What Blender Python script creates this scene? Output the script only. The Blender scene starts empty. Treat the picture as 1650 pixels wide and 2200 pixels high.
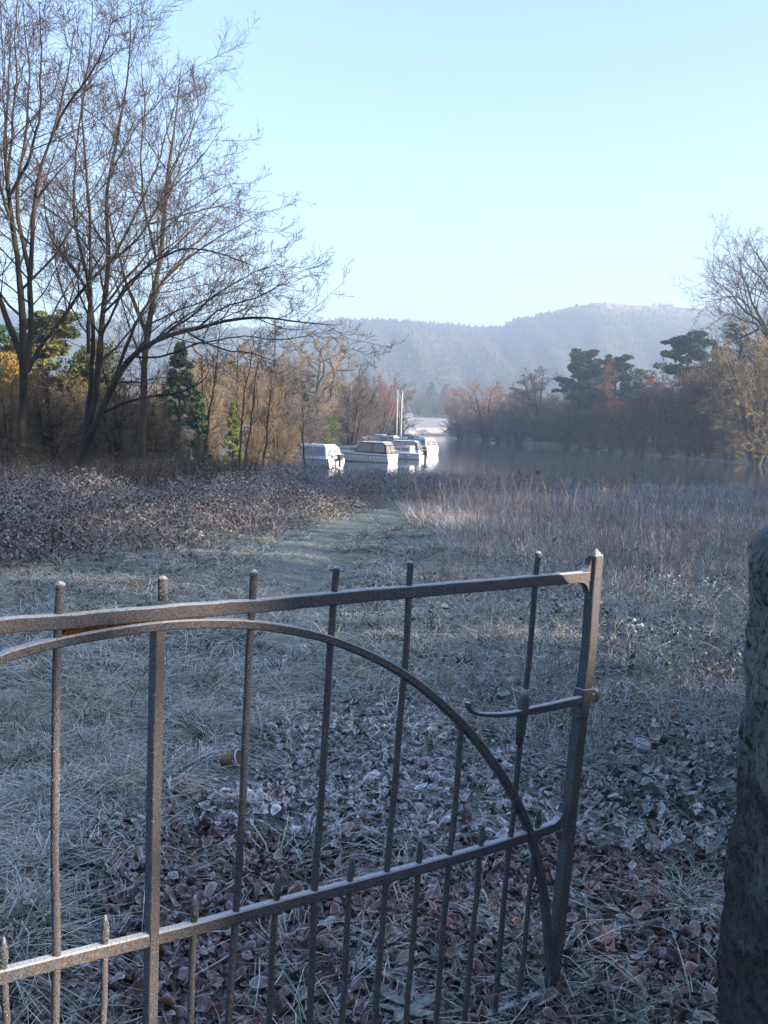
import bpy, math
import numpy as np
from mathutils import Vector, Matrix
C = bpy.context.scene.collection
S = bpy.context.scene
rng = np.random.default_rng(7)

# ------------------------------------------------------------------ camera, sky, sun, exposure
F = 2250.0; CZ = 1.6; PITCH = math.radians(4.95); ROLL = math.radians(1.5)
SUN_EL = math.radians(13.0); SUN_AZ = math.radians(112.0)      # clockwise from the viewing direction (+Y)
SKY_STRENGTH = 0.15; SUN_STRENGTH = 5.0; EXPOSURE = 1.72; HAZE_DENSITY = 0.00068
_f = np.array([0, math.cos(PITCH), -math.sin(PITCH)]); _r0 = np.array([1., 0, 0]); _u0 = np.array([0, math.sin(PITCH), math.cos(PITCH)])
_r = _r0 * math.cos(ROLL) + _u0 * math.sin(ROLL); _u = _u0 * math.cos(ROLL) - _r0 * math.sin(ROLL)
cam_d = bpy.data.cameras.new('camera'); cam = bpy.data.objects.new('camera', cam_d); C.objects.link(cam)
cam.matrix_world = Matrix(((_r[0], _u[0], -_f[0], 0), (_r[1], _u[1], -_f[1], 0), (_r[2], _u[2], -_f[2], CZ), (0, 0, 0, 1)))
cam_d.sensor_fit = 'VERTICAL'; cam_d.sensor_height = 36; cam_d.sensor_width = 27; cam_d.lens = 36 * F / 2200
cam_d.clip_start = 0.05; cam_d.clip_end = 6000
S.camera = cam
W = bpy.data.worlds.new('World'); S.world = W; W.use_nodes = True
wn = W.node_tree.nodes; wl = W.node_tree.links; wn.clear()
sky = wn.new('ShaderNodeTexSky'); sky.sky_type = 'NISHITA'; sky.sun_disc = False
sky.sun_elevation = SUN_EL; sky.sun_rotation = SUN_AZ; sky.altitude = 50; sky.air_density = 1.0; sky.dust_density = 2.2; sky.ozone_density = 3.2
bg = wn.new('ShaderNodeBackground'); bg.inputs[1].default_value = SKY_STRENGTH
wo = wn.new('ShaderNodeOutputWorld'); wb = wn.new('ShaderNodeMix'); wb.data_type = 'RGBA'; wb.blend_type = 'MULTIPLY'; wb.inputs[0].default_value = 1; wb.inputs[7].default_value = (1.06, .975, 1.0, 1); wl.new(sky.outputs[0], wb.inputs[6]); wl.new(wb.outputs[2], bg.inputs[0]); wl.new(bg.outputs[0], wo.inputs[0])
SD = np.array([math.cos(SUN_EL) * math.sin(SUN_AZ), math.cos(SUN_EL) * math.cos(SUN_AZ), math.sin(SUN_EL)])
sun_d = bpy.data.lights.new('sun', 'SUN'); sun_d.energy = SUN_STRENGTH; sun_d.angle = math.radians(0.5); sun_d.color = (1.0, 0.83, 0.64)
sun = bpy.data.objects.new('sun', sun_d); C.objects.link(sun); sun.rotation_euler = Vector(SD).to_track_quat('Z', 'Y').to_euler()
S.view_settings.view_transform = 'Standard'; S.view_settings.look = 'None'; S.view_settings.gamma = 1.0
S.view_settings.exposure = EXPOSURE; S.view_settings.use_curve_mapping = False
cy = S.cycles; cy.max_bounces = 5; cy.diffuse_bounces = 2; cy.glossy_bounces = 2; cy.transmission_bounces = 3; cy.volume_bounces = 1
cy.transparent_max_bounces = 8; cy.caustics_reflective = False; cy.caustics_refractive = False

def ray(px, py):
    px = np.asarray(px, float); py = np.asarray(py, float)
    return _f + _r * ((px - 825) / F)[..., None] + _u * ((1100 - py) / F)[..., None]
def at(px, py, Y):                       # the point seen at a picture position, Y metres ahead
    d = ray(px, py); k = np.asarray(Y, float) / d[..., 1]
    return np.array([0, 0, CZ]) + d * k[..., None]
def yh(px): return 905 + (px - 825) * math.tan(ROLL)

# ------------------------------------------------------------------ terrain
WATER = -2.6
def on_level(px, py, z):
    d = ray(px, py); k = (z - CZ) / d[2]; return d[0] * k, d[1] * k
_lp = [(720, 962), (790, 945), (868, 936), (900, 933), (968, 934), (985, 941), (1060, 948), (1150, 955), (1225, 960), (1300, 968), (1400, 979), (1520, 990), (1650, 1003)]
LAKE = [(-13, 57), (-14.5, 80), (-14, 104), (-11, 125)] + [on_level(a, b, WATER) for a, b in _lp] + [(56, 112), (75, 92), (90, 57)]
LAKE = np.array(LAKE)
def lake_sd(X, Y):                       # + on land, - in the lake
    X = np.asarray(X, float); Y = np.asarray(Y, float)
    n = len(LAKE); best = np.full(X.shape, 1e9); inside = np.zeros(X.shape, bool)
    for i in range(n):
        a = LAKE[i]; b = LAKE[(i + 1) % n]; e = b - a
        t = np.clip(((X - a[0]) * e[0] + (Y - a[1]) * e[1]) / (e @ e), 0, 1)
        best = np.minimum(best, np.hypot(X - a[0] - t * e[0], Y - a[1] - t * e[1]))
        c = ((a[1] > Y) != (b[1] > Y)) & (X < (b[0] - a[0]) * (Y - a[1]) / (b[1] - a[1] + 1e-12) + a[0])
        inside ^= c
    return np.where(inside, -best, best)
_bw = [(rng.uniform(.6, 9), rng.uniform(0, 6.28), rng.uniform(0, 6.28)) for _ in range(14)]
def bumps(X, Y):
    z = 0
    for k, a, p in _bw: z = z + np.sin(k * (X * math.cos(a) + Y * math.sin(a)) + p) / (k + 1.2)
    return z * 0.022
def sm(x, a, b):
    t = np.clip((x - a) / (b - a), 0, 1); return t * t * (3 - 2 * t)
def pathx(Y): return np.interp(Y, [5, 7, 9, 12, 16, 20, 26], [-.15, -.55, -.75, -.95, -1.05, -.7, .4])
def pathm(X, Y): return (1 - sm(np.abs(X - pathx(Y) + .06 * np.sin(Y * 2.3)), .16 + .010 * Y, .50 + .03 * Y)) * sm(Y, 4.6, 6)
_bh = [(rng.uniform(5, 17), rng.uniform(0, 6.28), rng.uniform(0, 6.28)) for _ in range(16)]
def humps(X, Y):
    z = 0
    for k, a, p in _bh: z = z + np.sin(k * (X * math.cos(a) + Y * math.sin(a)) + p)
    return z / 4.0
def gz(X, Y):
    X = np.asarray(X, float); Y = np.asarray(Y, float)
    land = -0.026 * np.maximum(Y - 3, 0); land = np.maximum(land, -1.75 - 0.25 * sm(Y, 70, 110))
    land = land + 0.040 * np.clip(Y - 332, 0, 140) * sm(X + 60, 0, 40) * (1 - sm(X - .07 * Y, 10, 40)) + 0.02 * np.maximum(X - 42, 0) * sm(Y, 90, 130) * (X < 400)
    land = land + 0.012 * np.maximum(-X - 12, 0) * (X > -300)
    sd = lake_sd(X, Y); k = sm(sd, -2.5, 3.0)
    b = bumps(X, Y) * (1 + 1.2 * sm(Y, 5, 12))
    b = b + np.clip(humps(X, Y), -1, 1.6) * .034 * sm(Y, 2.0, 3.2) * (1 - sm(Y, 16, 28)) * (1 - .85 * pathm(X, Y)) * (.35 + .65 * np.maximum(sm(-X, -.1, .6), sm(Y, 5, 7)))
    return (land + b) * k + (-3.9) * (1 - k)
def ground_hit(px, py):
    d = ray(px, py); Yv = 4.0
    for _ in range(60):
        P = np.array([0, 0, CZ]) + d * (Yv / d[1]); g = float(gz(P[0], P[1]))
        k = (g - CZ) / d[2]; Yn = k * d[1]; Yv = 0.5 * Yv + 0.5 * Yn
    P = np.array([0, 0, CZ]) + d * (Yv / d[1]); P[2] = float(gz(P[0], P[1])); return P

# ------------------------------------------------------------------ mesh helpers
def mesh_np(name, V, quads=None, tris=None, col=None, smooth=False, mats=()):
    V = np.asarray(V, np.float32).reshape(-1, 3); me = bpy.data.meshes.new(name)
    q = np.zeros((0, 4), np.int32) if quads is None else np.asarray(quads, np.int32).reshape(-1, 4)
    t = np.zeros((0, 3), np.int32) if tris is None else np.asarray(tris, np.int32).reshape(-1, 3)
    me.vertices.add(len(V)); me.vertices.foreach_set('co', V.ravel())
    loops = np.concatenate([q.ravel(), t.ravel()]); me.loops.add(len(loops)); me.loops.foreach_set('vertex_index', loops)
    st = np.concatenate([np.arange(len(q)) * 4, len(q) * 4 + np.arange(len(t)) * 3]).astype(np.int32)
    me.polygons.add(len(st)); me.polygons.foreach_set('loop_start', st)
    if smooth: me.polygons.foreach_set('use_smooth', np.ones(len(st), bool))
    if col is not None:
        a = me.color_attributes.new('Col', 'FLOAT_COLOR', 'POINT'); c = np.ones((len(V), 4), np.float32); c[:, :np.asarray(col).shape[1]] = col
        a.data.foreach_set('color', c.ravel())
    me.update(calc_edges=True)
    for m in mats: me.materials.append(m)
    return me
def link(name, me, parent=None, **props):
    o = bpy.data.objects.new(name, me); C.objects.link(o)
    if parent is not None: o.parent = parent
    for k, v in props.items(): o[k] = v
    return o
def empty(name, loc, rz=0, **props):
    o = bpy.data.objects.new(name, None); C.objects.link(o); o.location = [float(v) for v in loc]; o.rotation_euler = (0, 0, rz); o.empty_display_size = .2
    for k, v in props.items(): o[k] = v
    return o
class MB:                                # collects shapes into one mesh
    def __init__(s): s.v = []; s.f = []
    def add(s, V, Fs):
        b = len(s.v); s.v += [tuple(map(float, p)) for p in V]; s.f += [tuple(i + b for i in f) for f in Fs]; return s
    def box(s, c, d, M=None):
        P = [np.array(c) + np.array([x * d[0] / 2, y * d[1] / 2, z * d[2] / 2]) for x in (-1, 1) for y in (-1, 1) for z in (-1, 1)]
        return s.add(P, [(0, 1, 3, 2), (4, 6, 7, 5), (0, 4, 5, 1), (2, 3, 7, 6), (0, 2, 6, 4), (1, 5, 7, 3)])
    def tube(s, pts, rad, n=8, capend=True):
        pts = np.asarray(pts, float); rad = np.broadcast_to(rad, (len(pts),))
        V, Q = tubes(pts[None], np.asarray(rad, float)[None], n); L = [tuple(q) for q in Q]
        if capend: L += [tuple(range(n))[::-1], tuple(range((len(pts) - 1) * n, len(pts) * n))]
        return s.add(V, L)
    def sweep(s, pts, section, axis):    # rectangular section (across, along axis) along pts; axis = fixed thickness direction
        pts = np.asarray(pts, float); T = np.gradient(pts, axis=0); T /= np.linalg.norm(T, axis=1)[:, None]
        A = np.array(axis, float); B = np.cross(T, A); B /= np.linalg.norm(B, axis=1)[:, None]
        sec = np.asarray(section, float)
        if sec.ndim == 2: sec = np.broadcast_to(sec, (len(pts),) + sec.shape)
        k = sec.shape[1]; V = []
        for i in range(len(pts)):
            for j in range(k): V.append(pts[i] + B[i] * sec[i, j, 0] + A * sec[i, j, 1])
        Fs = [(i * k + j, i * k + (j + 1) % k, (i + 1) * k + (j + 1) % k, (i + 1) * k + j) for i in range(len(pts) - 1) for j in range(k)]
        Fs += [tuple(range(k))[::-1], tuple(range((len(pts) - 1) * k, len(pts) * k))]
        return s.add(V, Fs)
    def prism(s, prof, yb, yt=None):     # side profile [(x,z)], half widths per point (extruded across y)
        n = len(prof); w = np.broadcast_to(yb, (n,)) if yt is None else np.array(yt)
        V = [(p[0], -w[i], p[1]) for i, p in enumerate(prof)] + [(p[0], w[i], p[1]) for i, p in enumerate(prof)]
        return s.add(V, [tuple(range(n)), tuple(range(2 * n - 1, n - 1, -1))] + [(i, i + n, (i + 1) % n + n, (i + 1) % n) for i in range(n)])
    def blob(s, c, r, nu=12, nv=8, noise=0.0):
        V = []; Fs = []
        for i in range(nv + 1):
            for j in range(nu):
                a = math.pi * i / nv; b = 2 * math.pi * j / nu; k = 1 + noise * rng.uniform(-1, 1)
                V.append((c[0] + r[0] * k * math.sin(a) * math.cos(b), c[1] + r[1] * k * math.sin(a) * math.sin(b), c[2] + r[2] * k * math.cos(a)))
        for i in range(nv):
            for j in range(nu): Fs.append((i * nu + j, (i + 1) * nu + j, (i + 1) * nu + (j + 1) % nu, i * nu + (j + 1) % nu))
        return s.add(V, Fs)
    def mesh(s, name, m, smooth=False):
        me = bpy.data.meshes.new(name); me.from_pydata(s.v, [], s.f); me.materials.append(m)
        if smooth: me.polygons.foreach_set('use_smooth', np.ones(len(me.polygons), bool))
        me.update(); return me
    def build(s, name, m, parent=None, smooth=False, **props): return link(name, s.mesh(name, m, smooth), parent, **props)
def tubes(P, R, n=3):                    # P (M,m,3), R (M,m) -> verts, quads
    M, m, _ = P.shape; T = np.gradient(P, axis=1); T /= np.linalg.norm(T, axis=2)[..., None] + 1e-9
    mean = np.abs(T.mean(axis=1)); ref = np.eye(3)[np.argmin(mean, axis=1)][:, None, :]
    U = np.cross(T, np.broadcast_to(ref, T.shape)); U /= np.linalg.norm(U, axis=2)[..., None] + 1e-9; Vv = np.cross(T, U)
    a = np.arange(n) * 2 * math.pi / n
    V = P[:, :, None, :] + R[:, :, None, None] * (U[:, :, None, :] * np.cos(a)[None, None, :, None] + Vv[:, :, None, :] * np.sin(a)[None, None, :, None])
    i = np.arange(m - 1)[:, None]; j = np.arange(n)[None, :]; jn = (j + 1) % n
    q = np.stack([i * n + j, i * n + jn, (i + 1) * n + jn, (i + 1) * n + j], -1).reshape(-1, 4)
    Q = (np.arange(M) * m * n)[:, None, None] + q[None]
    return V.reshape(-1, 3), Q.reshape(-1, 4)

# ------------------------------------------------------------------ materials
def newmat(name, rough=0.8, spec=0.2):
    m = bpy.data.materials.new(name); m.use_nodes = True; nt = m.node_tree; b = nt.nodes['Principled BSDF']
    b.inputs['Roughness'].default_value = rough; b.inputs['Specular IOR Level'].default_value = spec
    return m, nt, b
class N:
    def __init__(s, nt): s.nt = nt
    def n(s, t, **k):
        o = s.nt.nodes.new(t)
        for a, v in k.items(): setattr(o, a, v)
        return o
    def L(s, a, b): s.nt.links.new(a, b)
    def val(s, x, sock):
        if isinstance(x, (int, float)): sock.default_value = x
        elif isinstance(x, tuple): sock.default_value = x if len(x) == 4 else x + (1,)
        else: s.L(x, sock)
    def math(s, op, a, b=0.0, clamp=False):
        o = s.n('ShaderNodeMath', operation=op); o.use_clamp = clamp; s.val(a, o.inputs[0]); s.val(b, o.inputs[1]); return o.outputs[0]
    def mix(s, f, a, b, bt='MIX'):
        o = s.n('ShaderNodeMix', data_type='RGBA', blend_type=bt); s.val(f, o.inputs[0]); s.val(a, o.inputs[6]); s.val(b, o.inputs[7]); return o.outputs[2]
    def noise(s, scale, detail=3, rough=.6, vec=None, coord='Object'):
        o = s.n('ShaderNodeTexNoise'); o.inputs['Scale'].default_value = scale; o.inputs['Detail'].default_value = detail; o.inputs['Roughness'].default_value = rough
        if vec is None:
            if not hasattr(s, 'tc'): s.tc = s.n('ShaderNodeTexCoord')
            vec = s.tc.outputs[coord]
        s.L(vec, o.inputs['Vector']); return o.outputs[0]
    def ramp(s, x, lo, hi): 
        o = s.n('ShaderNodeMapRange'); o.clamp = True; s.val(x, o.inputs[0]); o.inputs[1].default_value = lo; o.inputs[2].default_value = hi; return o.outputs[0]
    def nz(s):
        g = s.n('ShaderNodeNewGeometry'); x = s.n('ShaderNodeSeparateXYZ'); s.L(g.outputs['Normal'], x.inputs[0]); return x.outputs[2]
    def pz(s):
        g = s.n('ShaderNodeNewGeometry'); x = s.n('ShaderNodeSeparateXYZ'); s.L(g.outputs['Position'], x.inputs[0]); return x.outputs[2]
    def bump(s, h, bsdf, strength=.4, dist=.01):
        o = s.n('ShaderNodeBump'); o.inputs['Strength'].default_value = strength; o.inputs['Distance'].default_value = dist; s.L(h, o.inputs['Height']); s.L(o.outputs[0], bsdf.inputs['Normal'])
FROST = (0.62, 0.68, 0.72)
def simple(name, a, b=None, scale=4, rough=.8, spec=.2, frost=0.0, f0=.3, f1=.9, bump=0, bscale=40, metal=0):
    m, nt, bs = newmat(name, rough, spec); h = N(nt); b = b or a
    c = h.mix(h.ramp(h.noise(scale), .35, .65), a, b)
    if frost > 0: c = h.mix(h.math('MULTIPLY', h.math('MULTIPLY', h.ramp(h.nz(), f0, f1), h.ramp(h.noise(scale * 6), .3, .55)), frost), c, FROST)
    h.val(c, bs.inputs['Base Color']); bs.inputs['Metallic'].default_value = metal
    if bump: h.bump(h.noise(bscale, 4), bs, bump)
    return m
def plantmat(name, base, base2, frost_base=.2, frost_tip=.8, frostcol=FROST, rough=.7, up=.4, dark=None, straw=None, darkbase=False):
    # Col.r = 0 base .. 1 tip / rim, Col.g = random per blade, Col.b = random tint
    m, nt, bs = newmat(name, rough, .15); h = N(nt)
    a = h.n('ShaderNodeVertexColor', layer_name='Col'); sp = h.n('ShaderNodeSeparateColor'); h.L(a.outputs[0], sp.inputs[0])
    oi = h.n('ShaderNodeObjectInfo'); rnd = h.math('FRACT', h.math('ADD', sp.outputs[1], oi.outputs['Random']))
    c = h.mix(rnd, base, base2)
    if straw is not None: c = h.mix(h.ramp(h.noise(2.3, 3, .6), .45, .62), c, straw)
    c = h.mix(h.ramp(sp.outputs[0], .5, 0.0), c, tuple(.3 * q for q in base)) if darkbase else c  # blade feet darkened in colour for the shade between blades
    if dark is not None: c = h.mix(h.ramp(sp.outputs[2], .55, 1.0), c, dark)
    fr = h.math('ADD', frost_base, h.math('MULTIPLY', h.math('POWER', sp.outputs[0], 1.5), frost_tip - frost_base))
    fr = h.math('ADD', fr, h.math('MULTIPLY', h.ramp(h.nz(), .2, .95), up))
    if dark is not None: fr = h.math('MULTIPLY', fr, h.math('SUBTRACT', 1.0, h.math('MULTIPLY', h.ramp(sp.outputs[2], .35, .9), .65)))
    fr = h.math('MULTIPLY', fr, h.math('ADD', .62, h.math('MULTIPLY', h.ramp(h.noise(1.7, 3, .6), .36, .62), .38)))
    fr = h.math('MULTIPLY', fr, h.math('ADD', .45, h.math('MULTIPLY', h.ramp(h.noise(60, 2), .35, .65), .6)), True)
    c = h.mix(fr, c, frostcol); h.val(c, bs.inputs['Base Color']); return m

M = {}
# ground
m, nt, bs = newmat('frosty_turf', .9, .1); h = N(nt)
big = h.noise(.25, 4); fine = h.noise(9, 5, .7); vf = h.noise(70, 3, .7)
c = h.mix(h.ramp(fine, .35, .65), (.03, .045, .028), (.08, .095, .065)); c = h.mix(h.ramp(big, .4, .65), c, (.09, .07, .05))
c = h.mix(h.math('MULTIPLY', h.ramp(vf, .35, .6), .45), c, (.52, .58, .56)); h.val(c, bs.inputs['Base Color']); h.bump(fine, bs, .6, .04); M['turf'] = m
m, nt, bs = newmat('frosty_field', .9, .1); h = N(nt)
c = h.mix(h.ramp(h.noise(.25, 5), .3, .7), (.36, .32, .29), (.50, .46, .42)); h.val(c, bs.inputs['Base Color']); M['field'] = m
m, nt, bs = newmat('lake_water', .04, .5); h = N(nt)
bs.inputs['Base Color'].default_value = (.02, .03, .04, 1); bs.inputs['IOR'].default_value = 1.33
mp = h.n('ShaderNodeMapping'); mp.inputs['Scale'].default_value = (.35, 1.2, 1); tc = h.n('ShaderNodeTexCoord'); h.L(tc.outputs['Object'], mp.inputs[0])
h.bump(h.noise(1.6, 3, .6, mp.outputs[0]), bs, .25, .012); bs.inputs['Roughness'].default_value = .05; M['water'] = m
M['bark'] = simple('rough_brown_bark', (.022, .017, .015), (.045, .038, .024), 2.5, bump=.5, bscale=30, frost=.25, f0=.6)
M['bark_moss'] = simple('mossy_bark', (.04, .034, .022), (.075, .07, .035), 2.0, bump=.5, bscale=25)
M['twig'] = simple('grey_brown_twig', (.035, .025, .022), (.07, .05, .044), 1.2, frost=.2, f0=.2)
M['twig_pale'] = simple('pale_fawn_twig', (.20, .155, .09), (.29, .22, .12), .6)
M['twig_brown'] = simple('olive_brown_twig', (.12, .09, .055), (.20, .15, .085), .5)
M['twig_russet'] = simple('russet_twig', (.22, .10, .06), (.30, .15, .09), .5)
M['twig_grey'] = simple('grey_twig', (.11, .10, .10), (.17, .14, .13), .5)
M['pine'] = simple('dark_pine_needles', (.018, .04, .024), (.045, .075, .035), .8)
M['pine_warm'] = simple('olive_pine_needles', (.04, .06, .02), (.13, .12, .03), .5)
M['yew'] = simple('dark_evergreen_leaf', (.015, .03, .015), (.035, .055, .02), 1.0)
M['gold'] = simple('golden_conifer_leaf', (.16, .17, .03), (.07, .11, .03), 1.5)
M['ochre'] = simple('ochre_beech_leaf', (.26, .15, .03), (.14, .10, .03), .7)
M['clipped'] = simple('clipped_brown_hedge', (.12, .07, .04), (.08, .08, .04), 2, frost=.4)
M['wall_white'] = simple('white_render', (.6, .6, .58), (.66, .66, .64), 2)
M['green_sheet'] = simple('green_sheeting', (.03, .16, .11), (.04, .12, .10), 2)

# iron: rusty dark paint with crystals of frost on the top faces and speckled over the sides
m, nt, bs = newmat('frosted_iron', .65, .35); h = N(nt)
g1 = h.noise(28, 5, .7); g2 = h.noise(260, 4, .75); g3 = h.noise(420, 2, .6)
c = h.mix(h.ramp(g1, .42, .6), (.034, .040, .055), (.060, .044, .042)); c = h.mix(h.ramp(g2, .54, .66), c, (.02, .016, .014))
side = h.math('MULTIPLY', h.ramp(g2, .62, .34), .16); top = h.math('MULTIPLY', h.ramp(h.nz(), .35, .85), .85)
fr = h.math('MULTIPLY', h.math('MAXIMUM', side, top), h.ramp(g3, .25, .55), True)
c = h.mix(fr, c, (.66, .70, .74)); h.val(c, bs.inputs['Base Color']); h.bump(g2, bs, .8, .004); M['iron'] = m
m, nt, bs = newmat('flaking_rust', .9, .1); h = N(nt)
c = h.mix(h.ramp(h.noise(60, 4), .4, .6), (.10, .045, .012), (.03, .015, .008)); h.val(c, bs.inputs['Base Color']); h.bump(h.noise(120), bs, 1, .01); M['rust'] = m
# granite gatepost
m, nt, bs = newmat('rough_granite', .9, .15); h = N(nt)
g1 = h.noise(7, 5, .65); g2 = h.noise(45, 4, .7); g3 = h.noise(16, 3)
c = h.mix(h.ramp(g1, .35, .65), (.11, .115, .12), (.26, .26, .255)); c = h.mix(h.ramp(g2, .50, .60), c, (.04, .04, .038)); c = h.mix(h.math('MULTIPLY', h.ramp(g3, .58, .66), .5), c, (.34, .35, .33))
low_band = h.math('MULTIPLY', h.ramp(h.math('ADD', h.pz(), h.math('MULTIPLY', h.math('SUBTRACT', g1, .5), .22)), .83, .79), h.ramp(h.noise(9, 4), .25, .5))  # stone darker below a ragged level
c = h.mix(h.math('MULTIPLY', low_band, .75), c, (.035, .035, .03)); fr = h.math('MULTIPLY', h.math('MULTIPLY', h.ramp(h.nz(), .25, .9), h.ramp(g2, .4, .6)), .5); c = h.mix(fr, c, FROST)
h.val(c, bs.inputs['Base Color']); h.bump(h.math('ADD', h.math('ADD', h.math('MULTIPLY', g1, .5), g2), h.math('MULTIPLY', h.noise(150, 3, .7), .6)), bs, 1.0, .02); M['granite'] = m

M['leaf'] = plantmat('dead_beech_leaf', (.105, .036, .026), (.18, .072, .045), .05, 1.1, (.84, .87, .92), .6, .28, (.030, .014, .012))
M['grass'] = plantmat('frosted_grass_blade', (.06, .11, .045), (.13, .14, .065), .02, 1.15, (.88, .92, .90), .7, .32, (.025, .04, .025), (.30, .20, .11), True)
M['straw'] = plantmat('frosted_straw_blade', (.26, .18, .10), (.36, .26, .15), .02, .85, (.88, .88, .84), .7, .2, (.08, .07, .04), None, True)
M['path_grass'] = plantmat('frosted_short_grass', (.07, .14, .07), (.11, .16, .09), .38, .95, (.72, .82, .78), .7, .3)
M['reed'] = plantmat('frosted_dry_stem', (.26, .20, .15), (.42, .34, .26), .36, 1.0, (.84, .84, .88), .7, .2, (.09, .06, .05))
M['bramble'] = plantmat('frosted_bramble_leaf', (.018, .034, .018), (.13, .052, .024), .0, .55, (.80, .84, .85), .6, .26, (.02, .018, .015))
M['bramble_brown'] = plantmat('frosted_brown_stem', (.12, .055, .03), (.07, .04, .03), .10, .85, (.55, .58, .62), .7, .3)
M['herb'] = plantmat('frosted_green_leaf', (.02, .045, .02), (.04, .06, .025), .0, .8, (.84, .88, .88), .5, .38, (.02, .03, .015))
m, nt, bs = newmat('white_gelcoat', .35, .5); h = N(nt)
c = h.mix(h.ramp(h.noise(3), .3, .7), (.50, .52, .54), (.60, .61, .61)); h.val(c, bs.inputs['Base Color']); M['gel'] = m
M['frostwhite'] = simple('frosted_canvas', (.66, .70, .74), (.55, .60, .66), 3)
M['canvas'] = simple('dark_blue_canvas', (.018, .02, .04), (.03, .033, .055), 3, frost=.5, f0=.5)
M['glass'] = simple('smoked_window', (.15, .13, .12), (.20, .175, .16), 2, rough=.25, spec=.5)
M['clear'] = simple('misted_window', (.11, .12, .13), (.19, .19, .19), 2, rough=.2, spec=.5)
M['blue'] = simple('blue_vinyl', (.03, .06, .20), (.04, .08, .24), 2, rough=.4)
M['black'] = simple('black_plastic', (.02, .02, .022), (.03, .03, .03), 2, rough=.4)
M['red'] = simple('red_canvas', (.35, .03, .03), (.30, .03, .03), 2)
M['alu'] = simple('aluminium_mast', (.70, .70, .70), (.62, .63, .65), 2, rough=.35, metal=.3)
M['wood'] = simple('weathered_wood', (.10, .08, .06), (.16, .13, .10), 6, frost=.7, f0=.4)
M['thicket'] = simple('dark_thicket_twig', (.05, .036, .024), (.13, .095, .05), 1)
M['stalk'] = simple('rimed_stalk', (.16, .12, .10), (.26, .22, .19), 4, frost=.9, f0=-.2)
M['paper'] = simple('white_paper', (.68, .70, .72), (.62, .65, .68), 20)
M['cupbrown'] = simple('brown_printed_paper', (.17, .10, .08), (.20, .12, .09), 20, rough=.5)
M['cuporange'] = simple('orange_print', (.42, .20, .06), (.40, .18, .05), 20, rough=.5)

# ------------------------------------------------------------------ ground, field, lake, hills
def stuff(o): o['kind'] = 'stuff'; return o
ya = np.concatenate([np.linspace(-14, 2, 18), np.linspace(2.2, 12, 110), 12 * np.exp(np.linspace(.02, math.log(3000 / 12), 230))])
xa = np.sinh(np.linspace(-1, 1, 281) * 7.2) * (2300 / math.sinh(7.2))
XX, YY = np.meshgrid(xa, ya); ZZ = gz(XX, YY)
nx, ny = len(xa), len(ya); i = np.arange(ny - 1)[:, None] * nx + np.arange(nx - 1)[None]
Q = np.stack([i, i + 1, i + nx + 1, i + nx], -1).reshape(-1, 4)
gme = mesh_np('ground', np.stack([XX, YY, ZZ], -1), Q, smooth=True, mats=[M['turf']])
ground = link('ground', gme, kind='structure')
wx = np.array([(-200, 40), (700, 40), (700, 700), (-200, 700)])
water = link('lake_water', mesh_np('lake_water', [(a, b, WATER) for a, b in wx], [[0, 1, 2, 3]], mats=[M['water']]), kind='structure')
# pale frosted field rising beyond the head of the lake
fx = np.linspace(-30, 90, 61); fy = np.linspace(345, 476, 60); A, B = np.meshgrid(fx, fy); B2 = B - 40 * (A < 0) * 0
ii = np.arange(59)[:, None] * 61 + np.arange(60)[None]; Q = np.stack([ii, ii + 1, ii + 62, ii + 61], -1).reshape(-1, 4)
link('field', mesh_np('field', np.stack([A, B2, gz(A, B2) + .12], -1), Q, smooth=True, mats=[M['field']]), kind='structure')

def noise1(x, seed, octs=((.05, 1.), (.11, .5), (.23, .3), (.5, .2))):
    r = np.random.default_rng(seed); z = 0
    for f_, a in octs: z = z + a * np.sin(x * f_ * 6.28 + r.uniform(0, 6.28)) 
    return z
ridge_px = np.array([(-900, 640), (-300, 660), (0, 672), (390, 706), (560, 706), (640, 702), (700, 690), (735, 688), (840, 692), (930, 699), (1010, 703), (1075, 706), (1100, 694), (1160, 680), (1230, 663), (1290, 652), (1360, 656), (1440, 661), (1520, 667), (1650, 668), (1900, 690), (2600, 760)], float)
RR = 1350.0
hp = np.linspace(-900, 2600, 420); hy = np.interp(hp, ridge_px[:, 0], ridge_px[:, 1])
top = at(hp, hy, RR); az = np.arctan2(top[:, 0], top[:, 1]); rz = np.hypot(top[:, 0], top[:, 1]); hz = top[:, 2]
rr = np.concatenate([np.linspace(.42, 1, 46), np.linspace(1.03, 1.5, 10)])
V = []
for k in rr:
    pr = sm(k, .40, 1.0) if k <= 1 else 1 - .5 * sm(k, 1, 1.6)
    u = noise1(az * 57, 3) * 3.5 * math.sin(math.pi * min(k, 1) ** 1.2) + noise1(az * 57 + k * 9, 5, ((.3, 1.), (.7, .6))) * 2.0 * (1 - min(1, abs(k - .7) / .3))
    V.append(np.stack([np.sin(az) * rz * k, np.cos(az) * rz * k, -3 + (hz + 3 - 3) * pr + u * (k < .99)], -1))
V = np.array(V); nh, nw = V.shape[:2]
ii = np.arange(nh - 1)[:, None] * nw + np.arange(nw - 1)[None]; Q = np.stack([ii, ii + 1, ii + nw + 1, ii + nw], -1).reshape(-1, 4)
m, nt, bs = newmat('wooded_hillside', .95, .05); h = N(nt)
c = h.mix(h.ramp(h.noise(.006, 6, .65), .42, .6), (.035, .045, .03), (.11, .085, .06)); c = h.mix(h.ramp(h.noise(.05, 4), .4, .6), c, (.07, .06, .045))
heath = h.math('MULTIPLY', h.ramp(h.pz(), 118, 140), h.ramp(h.noise(.012, 4), .35, .5)); c = h.mix(heath, c, (.34, .21, .17))
h.val(c, bs.inputs['Base Color']); h.bump(h.noise(.08, 4), bs, 1.0, 8); M['hill'] = m
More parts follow.
